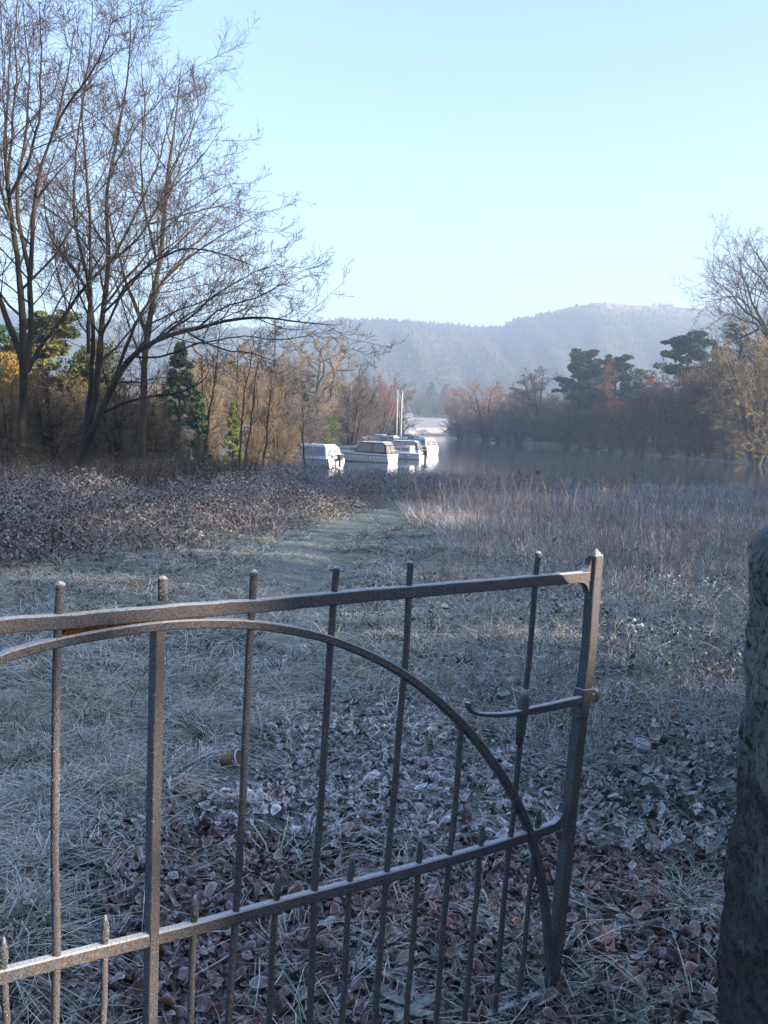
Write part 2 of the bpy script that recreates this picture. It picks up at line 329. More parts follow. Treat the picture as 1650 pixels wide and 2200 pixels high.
link('hills', mesh_np('hills', V, Q, smooth=True, mats=[M['hill']]), kind='structure')
def cones(P, Hh, Rr, n=5):
    k = len(P); a = np.arange(n) * 2 * math.pi / n; a = a[None] + rng.uniform(0, 6, (k, 1))
    ring = np.stack([P[:, None, 0] + Rr[:, None] * np.cos(a), P[:, None, 1] + Rr[:, None] * np.sin(a), np.broadcast_to(P[:, None, 2], a.shape)], -1)
    tip = P + np.stack([Hh * 0, Hh * 0, Hh], -1); Vv = np.concatenate([ring, tip[:, None]], 1).reshape(-1, 3)
    j = np.arange(n); T = np.stack([j, (j + 1) % n, np.full(n, n)], -1)[None] + (np.arange(k) * (n + 1))[:, None, None]
    return Vv, T.reshape(-1, 3)
# plantation trees on the hills: spiky firs along most of the ridge, a rounded clump at the right, woods down the slope
kk = rng.integers(0, nw, 12000); kr = rng.uniform(0.05, 1.0, 12000); row = np.clip((kr * 45).astype(int), 0, 45)
P = V[row, kk] + rng.normal(0, 3, (12000, 3)) * np.array([1, 1, 0]); P[:, 2] -= 1
bare = (hp[kk] > 1200) & (hp[kk] < 1560) & (row > 36); keep = ~bare
P = P[keep]; Hh = rng.uniform(2.5, 5.5, len(P)); v1, t1 = cones(P, Hh, Hh * .42)
kk = rng.integers(0, nw, 2600); pxk = hp[kk]; keep = (pxk < 1215) | (pxk > 1395); kk = kk[keep]; pxk = pxk[keep]
P = V[45, kk] + rng.normal(0, 1.5, (len(kk), 3)) * np.array([1, 2, 0]); P[:, 2] -= 1.5
Hh = rng.uniform(.8, 2.6, len(kk)) * np.where(pxk < 1075, 1.1, .75); Hh = np.where((pxk > 1398) & (pxk < 1442), 6 + 4 * np.cos((pxk - 1420) / 24), Hh)
v2, t2 = cones(P, Hh, Hh * .5)
M['firs'] = simple('distant_fir', (.02, .035, .02), (.06, .05, .035), .05)
stuff(link('hillside_forest', mesh_np('hillside_forest', np.concatenate([v1, v2]), tris=np.concatenate([t1, t2 + len(v1)]), mats=[M['firs']])))

# ------------------------------------------------------------------ branching
def lerpP(P, t):
    m = P.shape[1]; x = t * (m - 1); i0 = np.clip(x.astype(int), 0, m - 2); fr = x - i0; r = np.arange(P.shape[0])[:, None]
    if P.ndim == 2: return P[r, i0] * (1 - fr) + P[r, i0 + 1] * fr
    return P[r, i0] * (1 - fr)[..., None] + P[r, i0 + 1] * fr[..., None]
def norm(a): return a / (np.linalg.norm(a, axis=-1, keepdims=True) + 1e-9)
def sprout(P, R, K, lf, ang, trop, wig, n, g, tmin=.15, fall=.6, lmax=9, lmin=.05, rk=.6, rmin=.004, r_len=.012, lref=0):
    M_, m, _ = P.shape
    t = (np.arange(K)[None] + g.uniform(0, 1, (M_, K))) / K; t = tmin + (1 - tmin) * t
    S0 = lerpP(P, t); T = norm(lerpP(np.gradient(P, axis=1), t)); r0 = lerpP(R, t)
    Lp = np.linalg.norm(np.diff(P, axis=1), axis=2).sum(1)[:, None]
    L = np.clip(Lp * lf * (1 - fall * t) * g.uniform(.6, 1.3, t.shape), lmin, lmax)
    perp = norm(np.cross(T, g.normal(size=T.shape))); a = np.radians(ang + g.normal(0, 10, t.shape))[..., None]
    D = norm(T * np.cos(a) + perp * np.sin(a)); pts = [S0]; step = (L / (n - 1))[..., None]
    for i in range(n - 1):
        pts.append(pts[-1] + D * step); D = norm(D + np.array([0, 0, trop]) * step / (L[..., None] + 1e-6) * (n - 1) / n + g.normal(0, wig, D.shape))
    Pn = np.stack(pts, 2).reshape(-1, n, 3); Ln = L.reshape(-1); r0 = r0.reshape(-1)
    if lref: kp = (g.uniform(0, 1, t.shape) < np.broadcast_to(Lp / lref, t.shape)).reshape(-1); Pn, Ln, r0 = Pn[kp], Ln[kp], r0[kp]
    ra = np.clip(np.minimum(r0 * rk, Ln * r_len + rmin * .5), rmin, None)
    Rn = ra[:, None] * np.linspace(1, .35, n)[None]; Rn = np.maximum(Rn, rmin * .7)
    return Pn, Rn
def resample(P, R, n):
    P = np.asarray(P, float); d = np.r_[0, np.cumsum(np.linalg.norm(np.diff(P, axis=0), axis=1))]; t = np.linspace(0, d[-1], n)
    # Catmull-like smoothing by cubic through numpy: linear resample, then relax
    Q = np.stack([np.interp(t, d, P[:, k]) for k in range(3)], -1)
    for _ in range(2): Q[1:-1] = (Q[:-2] + 2 * Q[1:-1] + Q[2:]) / 4
    return Q, np.interp(np.linspace(0, 1, n), np.linspace(0, 1, len(R)), R)
def tmesh(name, levels, mat, smooth=True):
    Vs = []; Qs = []; b = 0
    for P, R, s in levels:
        v, q = tubes(P, R, s); Vs.append(v); Qs.append(q + b); b += len(v)
    return mesh_np(name, np.concatenate(Vs), np.concatenate(Qs), smooth=smooth, mats=[mat])

# traced near trees (stems seen in the photograph, at their own distances)
def stem_tree(name, label, base_px, Y0, stems, seed, mats=('bark', 'twig'), K=(15, 9, 7, 3), L1=.34, rmin=.0056, cat='tree', sc=1.0):
    rmin = rmin * sc * .9
    g = np.random.default_rng(seed); b = at(*base_px, Y0); b[2] = float(gz(b[0], b[1])) - .15
    root = empty(name, b, label=label, category=cat); tr = []
    for st in stems:
        pts = st['p']; dy = st.get('d', 0); n = len(pts); Pw = np.array([at(a, c, Y0 + dy * (k / max(1, n - 1)) ** 1.2) for k, (a, c) in enumerate(pts)])
        if st.get('root'): Pw = np.concatenate([b[None], Pw])
        Pq, Rq = resample(Pw, np.linspace(st['r'][0], st['r'][1], 6), 26)
        Pq[1:] += np.cumsum(g.normal(0, .012 * sc, (25, 3)), 0); Rq *= .66 * (1 + g.normal(0, .05, 26))
        tr.append((Pq - b, Rq, st.get('k', 1.0)))
    Ps = np.array([t[0] for t in tr]); Rs = np.array([t[1] for t in tr])
    a1 = sprout(Ps, Rs, K[0], L1, 45, .40, .10, 9, g, tmin=.20, fall=.45, lmax=3.4 * sc, lmin=.9 * sc, lref=0, rk=.5, rmin=.007 * sc, r_len=.009)
    a2 = sprout(*a1, K[1], .46, 42, .35, .11, 7, g, tmin=.10, fall=.35, lmin=.35 * sc, lref=2.6 * sc, rmin=.0050 * sc, r_len=.006)
    a3 = sprout(*a2, K[2], .50, 38, .5, .12, 4, g, tmin=.1, fall=.3, lmin=.2 * sc, lref=1.1 * sc, rmin=rmin, r_len=.006)
    lv = [(a2[0], a2[1], 3), (a3[0], a3[1], 3)]
    if K[3]: a4 = sprout(*a3, K[3], .55, 38, .5, .1, 2, g, lref=.45 * sc, tmin=.2, fall=.4, lmin=.06 * sc, rmin=rmin * .85); lv.append((a4[0], a4[1], 3))
    link('trunk', tmesh('trunk', [(Ps, Rs, 8), (a1[0], a1[1], 5)], M[mats[0]]), root)
    link('crown', tmesh('crown', lv, M[mats[1]]), root, kind='stuff')
    return root
A = [
 dict(p=[(168, 1000), (185, 955), (218, 886), (254, 800), (284, 765), (345, 722), (427, 702), (500, 684), (560, 680), (640, 690), (722, 700)], r=(.16, .012), d=-1.5),
 dict(p=[(215, 890), (273, 859), (318, 847), (377, 841), (410, 825), (435, 807)], r=(.07, .018), d=-2.5),
 dict(p=[(172, 990), (195, 900), (212, 800), (214, 727), (227, 655), (241, 559), (234, 470), (236, 400), (255, 318), (270, 230), (283, 110), (284, 20)], r=(.15, .012), d=1),
 dict(p=[(178, 960), (188, 880), (190, 773), (193, 690), (172, 605), (140, 560), (109, 536), (90, 480), (82, 400)], r=(.13, .015), d=2),
 dict(p=[(60, 800), (85, 740), (136, 682), (182, 605), (227, 559), (273, 536), (318, 480), (355, 409), (409, 364), (455, 300)], r=(.09, .012), d=-1),
 dict(p=[(245, 820), (258, 780), (291, 690), (330, 630), (355, 591), (409, 545), (470, 500), (520, 475), (560, 450)], r=(.08, .010), d=1.5),
 dict(p=[(193, 690), (195, 636), (175, 560), (159, 477), (157, 409), (164, 295), (178, 190), (175, 90)], r=(.085, .012), d=3),
 dict(p=[(190, 760), (192, 659), (190, 560), (191, 455), (182, 341), (172, 220), (190, 120), (200, 0)], r=(.085, .012), d=-2),
 dict(p=[(240, 565), (262, 520), (300, 440), (340, 350), (365, 260), (385, 190)], r=(.06, .010), d=2),
 dict(p=[(215, 720), (240, 680), (262, 620), (330, 560), (400, 530), (480, 545), (540, 565), (590, 600)], r=(.06, .010), d=-3),
 dict(p=[(345, 722), (400, 690), (450, 640), (510, 605), (560, 575), (605, 562)], r=(.05, .009), d=-1),
 dict(p=[(427, 702), (480, 660), (540, 640), (585, 615), (622, 592)], r=(.042, .009), d=-2.2),
 dict(p=[(284, 765), (350, 770), (430, 735), (520, 720), (590, 728), (650, 722)], r=(.045, .009), d=-3),
 dict(p=[(227, 655), (270, 600), (320, 545), (380, 470), (440, 430), (480, 405), (515, 390)], r=(.055, .009), d=2.4),
 dict(p=[(318, 480), (360, 470), (420, 450), (480, 442), (530, 465)], r=(.045, .009), d=.6),
 dict(p=[(355, 409), (385, 330), (410, 260), (430, 215)], r=(.035, .009), d=1.4),
]
stem_tree('bare_tree', 'large many-stemmed bare tree with a long low bough reaching right towards the lake', (172, 985), 27, A, 11, K=(15, 12, 9, 3))
B_ = [
 dict(p=[(45, 960), (50, 841), (48, 740), (45, 636), (32, 500), (14, 409), (5, 300), (10, 180), (20, 40)], r=(.16, .015), d=1.5),
 dict(p=[(50, 850), (62, 740), (68, 700), (60, 640), (64, 591), (73, 455), (80, 370), (110, 290), (127, 240), (150, 159), (160, 60)], r=(.12, .012), d=-1),
 dict(p=[(48, 780), (20, 700), (-20, 600), (-50, 480), (-60, 300), (-40, 150)], r=(.11, .012), d=1),
 dict(p=[(64, 591), (40, 500), (35, 400), (55, 280), (60, 150), (50, 10)], r=(.08, .012), d=2.5),
 dict(p=[(20, 420), (60, 350), (90, 250), (100, 120), (95, 0)], r=(.06, .012), d=-2),
 dict(p=[(32, 500), (0, 420), (-30, 350), (-20, 200)], r=(.06, .012), d=-1.6),
 dict(p=[(14, 409), (30, 300), (40, 190), (30, 80), (45, -40)], r=(.055, .012), d=.5),
 dict(p=[(110, 290), (140, 230), (190, 160), (230, 90), (245, 30)], r=(.05, .01), d=-2),
]
stem_tree('bare_tree', 'tall bare tree at the left edge of the photograph with two dark upright trunks', (45, 985), 23, B_, 12, K=(15, 12, 8, 2))
C_ = [
 dict(p=[(303, 985), (305, 900), (306, 773), (313, 700), (323, 640), (339, 545), (345, 455), (352, 350), (370, 240), (378, 150)], r=(.19, .02), d=0),
 dict(p=[(312, 710), (285, 640), (268, 600), (255, 555), (230, 470), (225, 380)], r=(.09, .012), d=2),
 dict(p=[(323, 640), (370, 580), (410, 530), (455, 490), (490, 440)], r=(.08, .012), d=2),
 dict(p=[(345, 455), (380, 380), (405, 310), (420, 240)], r=(.06, .012), d=1),
 dict(p=[(335, 560), (310, 440), (300, 330), (310, 220), (300, 120)], r=(.07, .012), d=3),
 dict(p=[(306, 760), (360, 700), (440, 650), (520, 600)], r=(.06, .012), d=3),
]
stem_tree('bare_tree', 'straight single-trunked bare tree between the low bough and the dark evergreen', (303, 985), 31, C_, 13, mats=('bark_moss', 'twig'), K=(15, 11, 8, 2))

# generic bare trees: unit-free meshes 10 m tall
def bare_mesh(seed, kind):
    g = np.random.default_rng(seed)
    if kind == 'oak':
        tp = np.array([[0, 0, 0], [.1, 0, 1], [0, .1, 2.1], [.15, 0, 3.6], [0, 0, 5.2], [.2, .1, 7], [.1, 0, 8.6]]); P0, R0 = resample(tp, [.38, .30, .24, .16, .08, .03], 20)
        a1 = sprout(P0[None], R0[None], 15, .78, 62, .5, .20, 12, g, tmin=.2, fall=.55, lmax=6.5, rk=.75, rmin=.05, r_len=.022)
        spec = [(9, .42, 50, .3, .2, 6, .025), (8, .5, 48, .3, .2, 4, .014), (6, .55, 45, .3, .15, 2, .010)]
    elif kind == 'round':
        st = []
        for k in range(7):
            a = g.uniform(0, 6.28); l = g.uniform(.35, .75); tp = np.array([[0, 0, 0], [.3 * math.cos(a), .3 * math.sin(a), 1.2], [1.4 * l * math.cos(a), 1.4 * l * math.sin(a), 4], [3.1 * l * math.cos(a), 3.1 * l * math.sin(a), 8.6 - 3 * l]])
            P0, R0 = resample(tp, [.2, .12, .07, .02], 14); st.append((P0, R0))
        P0 = np.array([s[0] for s in st]); R0 = np.array([s[1] for s in st])
        a1 = sprout(P0, R0, 10, .42, 55, .5, .13, 8, g, tmin=.12, fall=.4, lmax=3.4, rk=.6, rmin=.02)
        spec = [(8, .5, 45, .35, .16, 4, .014), (6, .5, 45, .4, .16, 3, .011), (3, .55, 40, .3, .1, 2, .011)]
    elif kind == 'upright':
        st = []
        for k in range(5):
            a = g.uniform(0, 6.28); l = g.uniform(.2, .6); tp = np.array([[0, 0, 0], [.2 * math.cos(a), .2 * math.sin(a), 2], [1.2 * l * math.cos(a), 1.2 * l * math.sin(a), 6], [1.9 * l * math.cos(a), 1.9 * l * math.sin(a), 9.8 - 1.5 * l]])
            P0, R0 = resample(tp, [.14, .10, .06, .015], 14); st.append((P0, R0))
        P0 = np.array([s[0] for s in st]); R0 = np.array([s[1] for s in st])
        a1 = sprout(P0, R0, 13, .26, 38, .9, .09, 7, g, tmin=.15, fall=.5, lmax=2.8, rk=.6, rmin=.018)
        spec = [(8, .45, 40, .7, .12, 4, .012), (6, .5, 40, .6, .12, 3, .010), (2, .5, 40, .3, .1, 2, .010)]
    elif kind == 'larch':
        tp = np.array([[0, 0, 0], [.05, 0, 5], [0, 0, 10]]); P0, R0 = resample(tp, [.17, .1, .015], 20); P0 = P0[None]; R0 = R0[None]
        a1 = sprout(P0, R0, 34, .27, 82, -.05, .06, 6, g, tmin=.25, fall=.9, lmax=2.6, rk=.4, rmin=.02)
        spec = [(8, .35, 60, .0, .1, 3, .014), (5, .5, 50, -.2, .1, 2, .010)]
    elif kind == 'birch':
        tp = np.array([[0, 0, 0], [.1, 0, 4], [.2, 0, 10]]); P0, R0 = resample(tp, [.13, .09, .015], 20); P0 = P0[None]; R0 = R0[None]
        a1 = sprout(P0, R0, 30, .30, 40, .35, .07, 8, g, tmin=.2, fall=.75, lmax=3, rk=.45, rmin=.02)
        spec = [(9, .5, 40, -.2, .12, 5, .012), (7, .5, 40, -.9, .12, 3, .010), (3, .6, 30, -.8, .1, 2, .009)]
    if kind == 'oak': P0 = P0[None]; R0 = R0[None]
    lv = []; cur = a1
    for (K_, lf, an, tr_, wg, n_, rm) in spec:
        cur = sprout(cur[0], cur[1], K_, lf, an, tr_, wg, n_, g, tmin=.1, fall=.5, lmin=.12, rmin=rm); lv.append((cur[0], cur[1], 3))
    return [(P0, R0, 6), (a1[0], a1[1], 4)], lv
_bm = {}
def bare_tree_parts(kind, var, tw, bk):
    var = var % dict(oak=2, round=3, upright=2, larch=1, birch=1)[kind]; key = (kind, var)
    if key not in _bm:
        q = bare_mesh(100 + var * 7 + len(kind), kind); _bm[key] = (tmesh('trunk', q[0], M['bark']), tmesh('crown', q[1], M['twig']))
    return _bm[key] + (M[bk], M[tw])
def leafcloud(name, centers, radii, n, size, mat, g, flat=1.0, elong=1.0):
    centers = np.asarray(centers, float); radii = np.asarray(radii, float); k = g.integers(0, len(centers), n)
    d = norm(g.normal(size=(n, 3))) * (g.uniform(.25, 1, n) ** .5)[:, None]; P = centers[k] + d * radii[k]
    a = norm(g.normal(size=(n, 3)) * np.array([1, 1, flat])); b = norm(np.cross(a, g.normal(size=(n, 3)))); s = size * g.uniform(.6, 1.4, n)[:, None]
    V = np.stack([P - b * s * .5, P + b * s * .5, P + a * s * elong], 1).reshape(-1, 3)
    return mesh_np(name, V, tris=np.arange(3 * n).reshape(-1, 3), mats=[mat])
def evergreen_parts(kind, var, leaf, bk='bark', n=14000):
    var = var % 2; n = max(n, 14000)
    key = ('ev', kind, var, leaf, n)
    if key in _bm: return _bm[key]
    g = np.random.default_rng(300 + var + len(kind)); cs = []; rs = []; lim = []
    if kind == 'scots':
        tp = np.array([[0, 0, 0], [.15, 0, 3], [.0, .1, 6], [.2, 0, 9.3]]); P0, R0 = resample(tp, [.24, .19, .12, .04], 14)
        for k in range(34):
            t = g.uniform(.34, 1) ** .85; z = 9.3 * t; a = g.uniform(0, 6.28); L = g.uniform(.35, 1.0) * 2.5 * min(1, .45 + 1.6 * (1 - t)) * (1 - .35 * max(0, .6 - t) / .3)
            e = np.array([L * math.cos(a), L * math.sin(a), z + .12 * L + g.normal(0, .15)]); s0 = np.array([.1, .05, z - .45]); q, r_ = resample([s0, (s0 + e) / 2 + [0, 0, -.08], e], [.06, .015], 14); lim.append((q, r_))
            for j in range(5): cs.append(s0 + (e - s0) * g.uniform(.5, 1.05) + g.normal(0, .28, 3) * [1, 1, .5]); rs.append(np.array([.42, .42, .2]) * g.uniform(.6, 1.3))
    elif kind == 'cone':
        P0, R0 = resample([[0, 0, 0], [0, 0, 5], [0, 0, 9.7]], [.2, .1, .02], 14)
        for k in range(150):
            t = g.uniform(.02, 1); a = g.uniform(0, 6.28); L = 2.7 * (1 - t) ** .75 * g.uniform(.55, 1.08); cs.append([L * math.cos(a), L * math.sin(a), 9.9 * t - .1 * L]); rs.append(np.array([.55, .55, .35]) * (1.1 - .6 * t))
    elif kind == 'egg':
        P0, R0 = resample([[0, 0, 0], [0, 0, 4], [0, 0, 8]], [.25, .15, .03], 14)
        for k in range(160):
            d = norm(g.normal(size=3)); rr_ = g.uniform(.65, 1.02); z = 5 + 4.9 * d[2] * rr_; cs.append([3.9 * d[0] * rr_, 3.9 * d[1] * rr_, max(z, .3)]); rs.append([.8, .8, .7])
    elif kind == 'broad':
        P0, R0 = resample([[0, 0, 0], [.1, 0, 4], [0, 0, 8]], [.3, .2, .04], 14)
        for k in range(60):
            d = norm(g.normal(size=3)); rr_ = g.uniform(.4, 1.0); z = 5.6 + 4.0 * d[2] * rr_; cs.append([3.6 * d[0] * rr_, 3.6 * d[1] * rr_, max(z, .8)]); rs.append(np.array([1.1, 1.1, .6]) * g.uniform(.6, 1.2))
    lv = [(P0[None], R0[None], 6)]
    if lim: lv.append((np.array([x[0] for x in lim]), np.array([x[1] for x in lim]), 4))
    r = (tmesh('trunk', lv, M[bk]), leafcloud('crown', cs, rs, n, .17, M[leaf], g, .5, 1.3)); _bm[key] = r; return r
_ext = {}
def place_tree(name, parts, px, top, base, Y, wpx, unit_w, label, cat='tree', group=None, rz=None, sink=.2):
    b = at(px, base, Y); g_ = float(gz(b[0], b[1])); b[2] = g_ - sink; tz = at(px, top, Y)[2]; me = parts[1]
    if me.name not in _ext: co = np.empty(len(me.vertices) * 3, np.float32); me.vertices.foreach_get('co', co); co = co.reshape(-1, 3); _ext[me.name] = (np.percentile(co[:, 2], 99.5), 2 * np.percentile(np.hypot(co[:, 0], co[:, 1]), 95))
    Hs = (tz - b[2]) / _ext[me.name][0]; ws = (wpx / F * Y) / _ext[me.name][1]
    props = dict(label=label, category=cat)
    if group: props['group'] = group
    o = empty(name, b, rng.uniform(0, 6.28) if rz is None else rz, **props); o.scale = (ws, ws, Hs)
    a = link('trunk', parts[0], o); b = link('crown', parts[1], o, kind='stuff')
    if len(parts) > 2:
        for q, mm in ((a, parts[2]), (b, parts[3])): q.material_slots[0].link = 'OBJECT'; q.material_slots[0].material = mm
    return o
BT = bare_tree_parts; EV = evergreen_parts
# unit widths: oak ~9.5, round ~8, upright ~4.5, larch ~4, birch ~5, scots 5, cone 5, egg 8.5, broad 8.5
UW = dict(oak=10.5, round=8.0, upright=4.6, larch=4.2, birch=4.8, scots=5.0, cone=5.2, egg=8.6, broad=8.4)
def T(name, kind, var, mats, px, top, base, Y, w, label, **k):
    parts = EV(kind, var, *mats) if kind in ('scots', 'cone', 'egg', 'broad') else BT(kind, var, *mats)
    return place_tree(name, parts, px, top, base, Y, w, UW[kind], label, **k)

# --- left side, behind the near trees
gl = 'brown trees behind the left brambles'
T('pine_tree', 'scots', 1, ('pine_warm',), 100, 672, 960, 52, 190, 'sunlit olive pine between the two big bare trees at the left')
T('pine_tree', 'broad', 2, ('pine',), -10, 700, 960, 50, 170, 'dark bushy pine at the left edge behind the upright trunks')
T('pine_tree', 'broad', 3, ('pine_warm',), 200, 735, 965, 58, 130, 'low bushy pine behind the forked stems of the large bare tree')
T('beech_tree', 'broad', 4, ('ochre',), 22, 760, 965, 44, 100, 'ochre-leaved young beech glowing at the left edge')
T('evergreen_tree', 'cone', 5, ('yew',), 385, 742, 965, 68, 150, 'dark cone-shaped evergreen right of the straight trunk')
T('bare_tree', 'upright', 6, ('twig_brown', 'bark'), 120, 790, 985, 36, 160, 'thin brown scrub tree at the foot of the two big bare trees')
T('bare_tree', 'round', 7, ('twig_brown', 'bark'), 20, 800, 985, 34, 170, 'twiggy brown thicket bush by the left edge')
T('bare_tree', 'upright', 8, ('twig_brown', 'bark'), 250, 800, 985, 40, 120, 'brown scrub tree between forked stems and straight trunk')
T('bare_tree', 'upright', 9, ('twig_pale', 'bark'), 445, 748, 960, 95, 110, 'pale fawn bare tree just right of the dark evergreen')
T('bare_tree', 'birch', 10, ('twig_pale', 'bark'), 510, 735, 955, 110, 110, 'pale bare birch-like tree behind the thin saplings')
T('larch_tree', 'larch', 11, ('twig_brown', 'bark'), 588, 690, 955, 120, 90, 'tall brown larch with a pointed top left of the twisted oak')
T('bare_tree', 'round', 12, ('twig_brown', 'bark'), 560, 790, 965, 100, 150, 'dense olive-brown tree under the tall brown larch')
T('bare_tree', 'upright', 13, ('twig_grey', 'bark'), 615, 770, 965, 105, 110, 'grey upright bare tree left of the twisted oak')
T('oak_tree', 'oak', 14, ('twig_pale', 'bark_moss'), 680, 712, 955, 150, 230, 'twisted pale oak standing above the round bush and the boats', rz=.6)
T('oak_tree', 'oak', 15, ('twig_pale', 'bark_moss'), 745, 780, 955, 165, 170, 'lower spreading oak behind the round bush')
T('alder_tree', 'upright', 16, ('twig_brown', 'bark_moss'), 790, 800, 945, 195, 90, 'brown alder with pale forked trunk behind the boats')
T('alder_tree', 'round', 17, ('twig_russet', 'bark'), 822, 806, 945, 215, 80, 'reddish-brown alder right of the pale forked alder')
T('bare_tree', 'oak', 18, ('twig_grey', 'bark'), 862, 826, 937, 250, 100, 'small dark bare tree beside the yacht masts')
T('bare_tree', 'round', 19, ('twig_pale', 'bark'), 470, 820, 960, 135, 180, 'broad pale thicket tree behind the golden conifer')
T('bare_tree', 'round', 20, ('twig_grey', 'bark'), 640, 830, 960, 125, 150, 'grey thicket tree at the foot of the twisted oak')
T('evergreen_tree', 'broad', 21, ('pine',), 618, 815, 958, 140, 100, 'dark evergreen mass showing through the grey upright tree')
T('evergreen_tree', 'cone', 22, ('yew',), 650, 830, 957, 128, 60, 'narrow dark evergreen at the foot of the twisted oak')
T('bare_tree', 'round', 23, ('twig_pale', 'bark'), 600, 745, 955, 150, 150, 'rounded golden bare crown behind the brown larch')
T('evergreen_tree', 'broad', 24, ('pine',), 775, 850, 948, 205, 70, 'low dark evergreen behind the reddish alder')
# bushes
def bush(name, var, leaf, px, top, base, Y, w, label, kind='egg'):
    return T(name, kind, var, (leaf, 'bark', 6000), px, top, base, Y, w, label, cat='bush')
bush('evergreen_bush', 31, 'gold', 712, 893, 957, 140, 58, 'round olive-green bush on the bank left of the cabin cruisers')
bush('golden_conifer', 32, 'gold', 500, 866, 972, 72, 62, 'golden-green conifer bush behind the thin saplings', 'cone')
bush('clipped_bush', 33, 'clipped', 342, 915, 965, 70, 36, 'brown clipped bush right of the straight trunk')
bush('clipped_bush', 34, 'clipped', 424, 932, 972, 66, 26, 'small upright clipped brown bush left of the golden conifer')
bush('clipped_bush', 35, 'clipped', 395, 940, 975, 64, 40, 'low wide clipped bush under the dark evergreen')
bush('clipped_bush', 36, 'clipped', 681, 930, 958, 130, 22, 'small rounded brown bush just left of the olive-green bush')
bush('clipped_bush', 37, 'clipped', 455, 935, 975, 68, 44, 'dark low bush between the clipped bush and golden conifer')
for k, (px, tp, w) in enumerate([(540, 905, 90), (600, 900, 90), (612, 915, 80)]):
    T('undergrowth_bush', 'round', 38, ('twig_brown', 'bark'), px, tp, 975, 78 + 6 * k, w, ['brown twiggy bush right of the golden conifer', 'brown twiggy bush in front of the grey upright tree', 'brown twiggy bush behind the leftmost moored boat'][k], cat='bush')
# thin saplings on the bramble bank
for k, (b0, t0, Y0) in enumerate([((425, 990), (475, 680), 40), ((513, 995), (545, 735), 41), ((522, 1000), (560, 720), 43), ((562, 990), (585, 790), 46), ((655, 1000), (650, 860), 48), ((350, 985), (395, 830), 42)]):
    g = np.random.default_rng(500 + k); b = at(*b0, Y0); b[2] = float(gz(b[0], b[1])) - .1; tpw = at(*t0, Y0)
    mid = (b + tpw) / 2 + [g.normal(0, .15), 0, 0]; P0, R0 = resample([b - b, mid - b, tpw - b], [.05, .03, .008], 14); P0[1:-1] += g.normal(0, .02, (12, 3))
    o = empty('sapling', b, label=['thin leaning sapling nearest the dark evergreen', 'thin bare sapling crossing the golden conifer on its left', 'thin bare sapling crossing the golden conifer on its right', 'short thin sapling right of the golden conifer', 'low thin sapling in front of the leftmost boat', 'slight sapling just right of the straight trunk'][k], category='sapling')
    a1 = sprout(P0[None], R0[None], 14, .22, 35, .7, .08, 6, g, tmin=.25, rmin=.009); a2 = sprout(*a1, 6, .5, 38, .5, .1, 4, g, rmin=.007)
    link('trunk', tmesh('trunk', [(P0[None], R0[None], 6)], M['bark_moss']), o); link('crown', tmesh('crown', [(a1[0], a1[1], 3), (a2[0], a2[1], 3)], M['twig']), o, kind='stuff')

# --- far woods beyond the field and right bank
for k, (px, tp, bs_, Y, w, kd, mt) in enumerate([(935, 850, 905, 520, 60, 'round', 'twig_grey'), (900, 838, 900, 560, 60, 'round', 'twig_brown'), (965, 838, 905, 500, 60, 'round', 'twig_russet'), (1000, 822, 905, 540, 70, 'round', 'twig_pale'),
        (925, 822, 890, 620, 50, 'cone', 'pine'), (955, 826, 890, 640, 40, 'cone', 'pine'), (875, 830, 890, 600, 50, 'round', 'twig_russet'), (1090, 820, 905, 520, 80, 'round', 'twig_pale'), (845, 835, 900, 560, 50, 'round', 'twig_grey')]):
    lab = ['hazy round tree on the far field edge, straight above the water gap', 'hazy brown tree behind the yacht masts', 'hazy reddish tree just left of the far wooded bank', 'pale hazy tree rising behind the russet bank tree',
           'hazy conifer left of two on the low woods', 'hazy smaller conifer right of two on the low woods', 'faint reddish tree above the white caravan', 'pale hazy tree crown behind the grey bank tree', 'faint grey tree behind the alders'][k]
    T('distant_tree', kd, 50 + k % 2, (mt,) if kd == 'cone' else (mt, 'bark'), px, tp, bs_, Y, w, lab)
g = np.random.default_rng(61); n_ = 700; fx_ = g.uniform(-330, 520, n_); fy_ = g.uniform(560, 800, n_); P = np.stack([fx_, fy_, gz(fx_, fy_)], -1)
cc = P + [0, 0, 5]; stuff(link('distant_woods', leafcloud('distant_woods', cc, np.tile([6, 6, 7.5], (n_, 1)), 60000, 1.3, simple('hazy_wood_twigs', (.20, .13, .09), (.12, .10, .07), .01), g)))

# --- right bank
T('bare_tree', 'round', 51, ('twig_russet', 'bark'), 1042, 818, 948, 262, 150, 'round russet bare tree at the left end of the wooded bank')
T('bare_tree', 'round', 52, ('twig_brown', 'bark'), 990, 850, 945, 285, 80, 'low brown tree leaning over the water at the tip of the wooded bank')
T('bare_tree', 'upright', 53, ('twig_grey', 'bark'), 1155, 792, 952, 238, 120, 'tall grey fan-shaped bare tree right of the russet one')
T('bare_tree', 'round', 54, ('twig_grey', 'bark'), 1110, 850, 950, 240, 110, 'dull grey rounded tree between russet tree and grey fan-shaped tree')
T('pine_tree', 'scots', 55, ('pine', 'bark', 14000), 1252, 752, 965, 215, 105, 'flat-topped dark pine, left one of the tall bank pines')
T('birch_tree', 'birch', 56, ('twig_russet', 'bark'), 1293, 772, 968, 196, 75, 'reddish birch in front of the flat-topped pines')
T('pine_tree', 'scots', 57, ('pine', 'bark', 14000), 1316, 764, 968, 208, 95, 'dark pine directly behind the reddish birch')
T('evergreen_tree', 'broad', 59, ('pine',), 1268, 800, 966, 222, 110, 'dark evergreen mass under the flat-topped pine')
T('bare_tree', 'round', 60, ('twig_pale', 'bark_moss'), 1585, 770, 998, 138, 170, 'second golden-lit bare tree, just left of the one at the right edge')
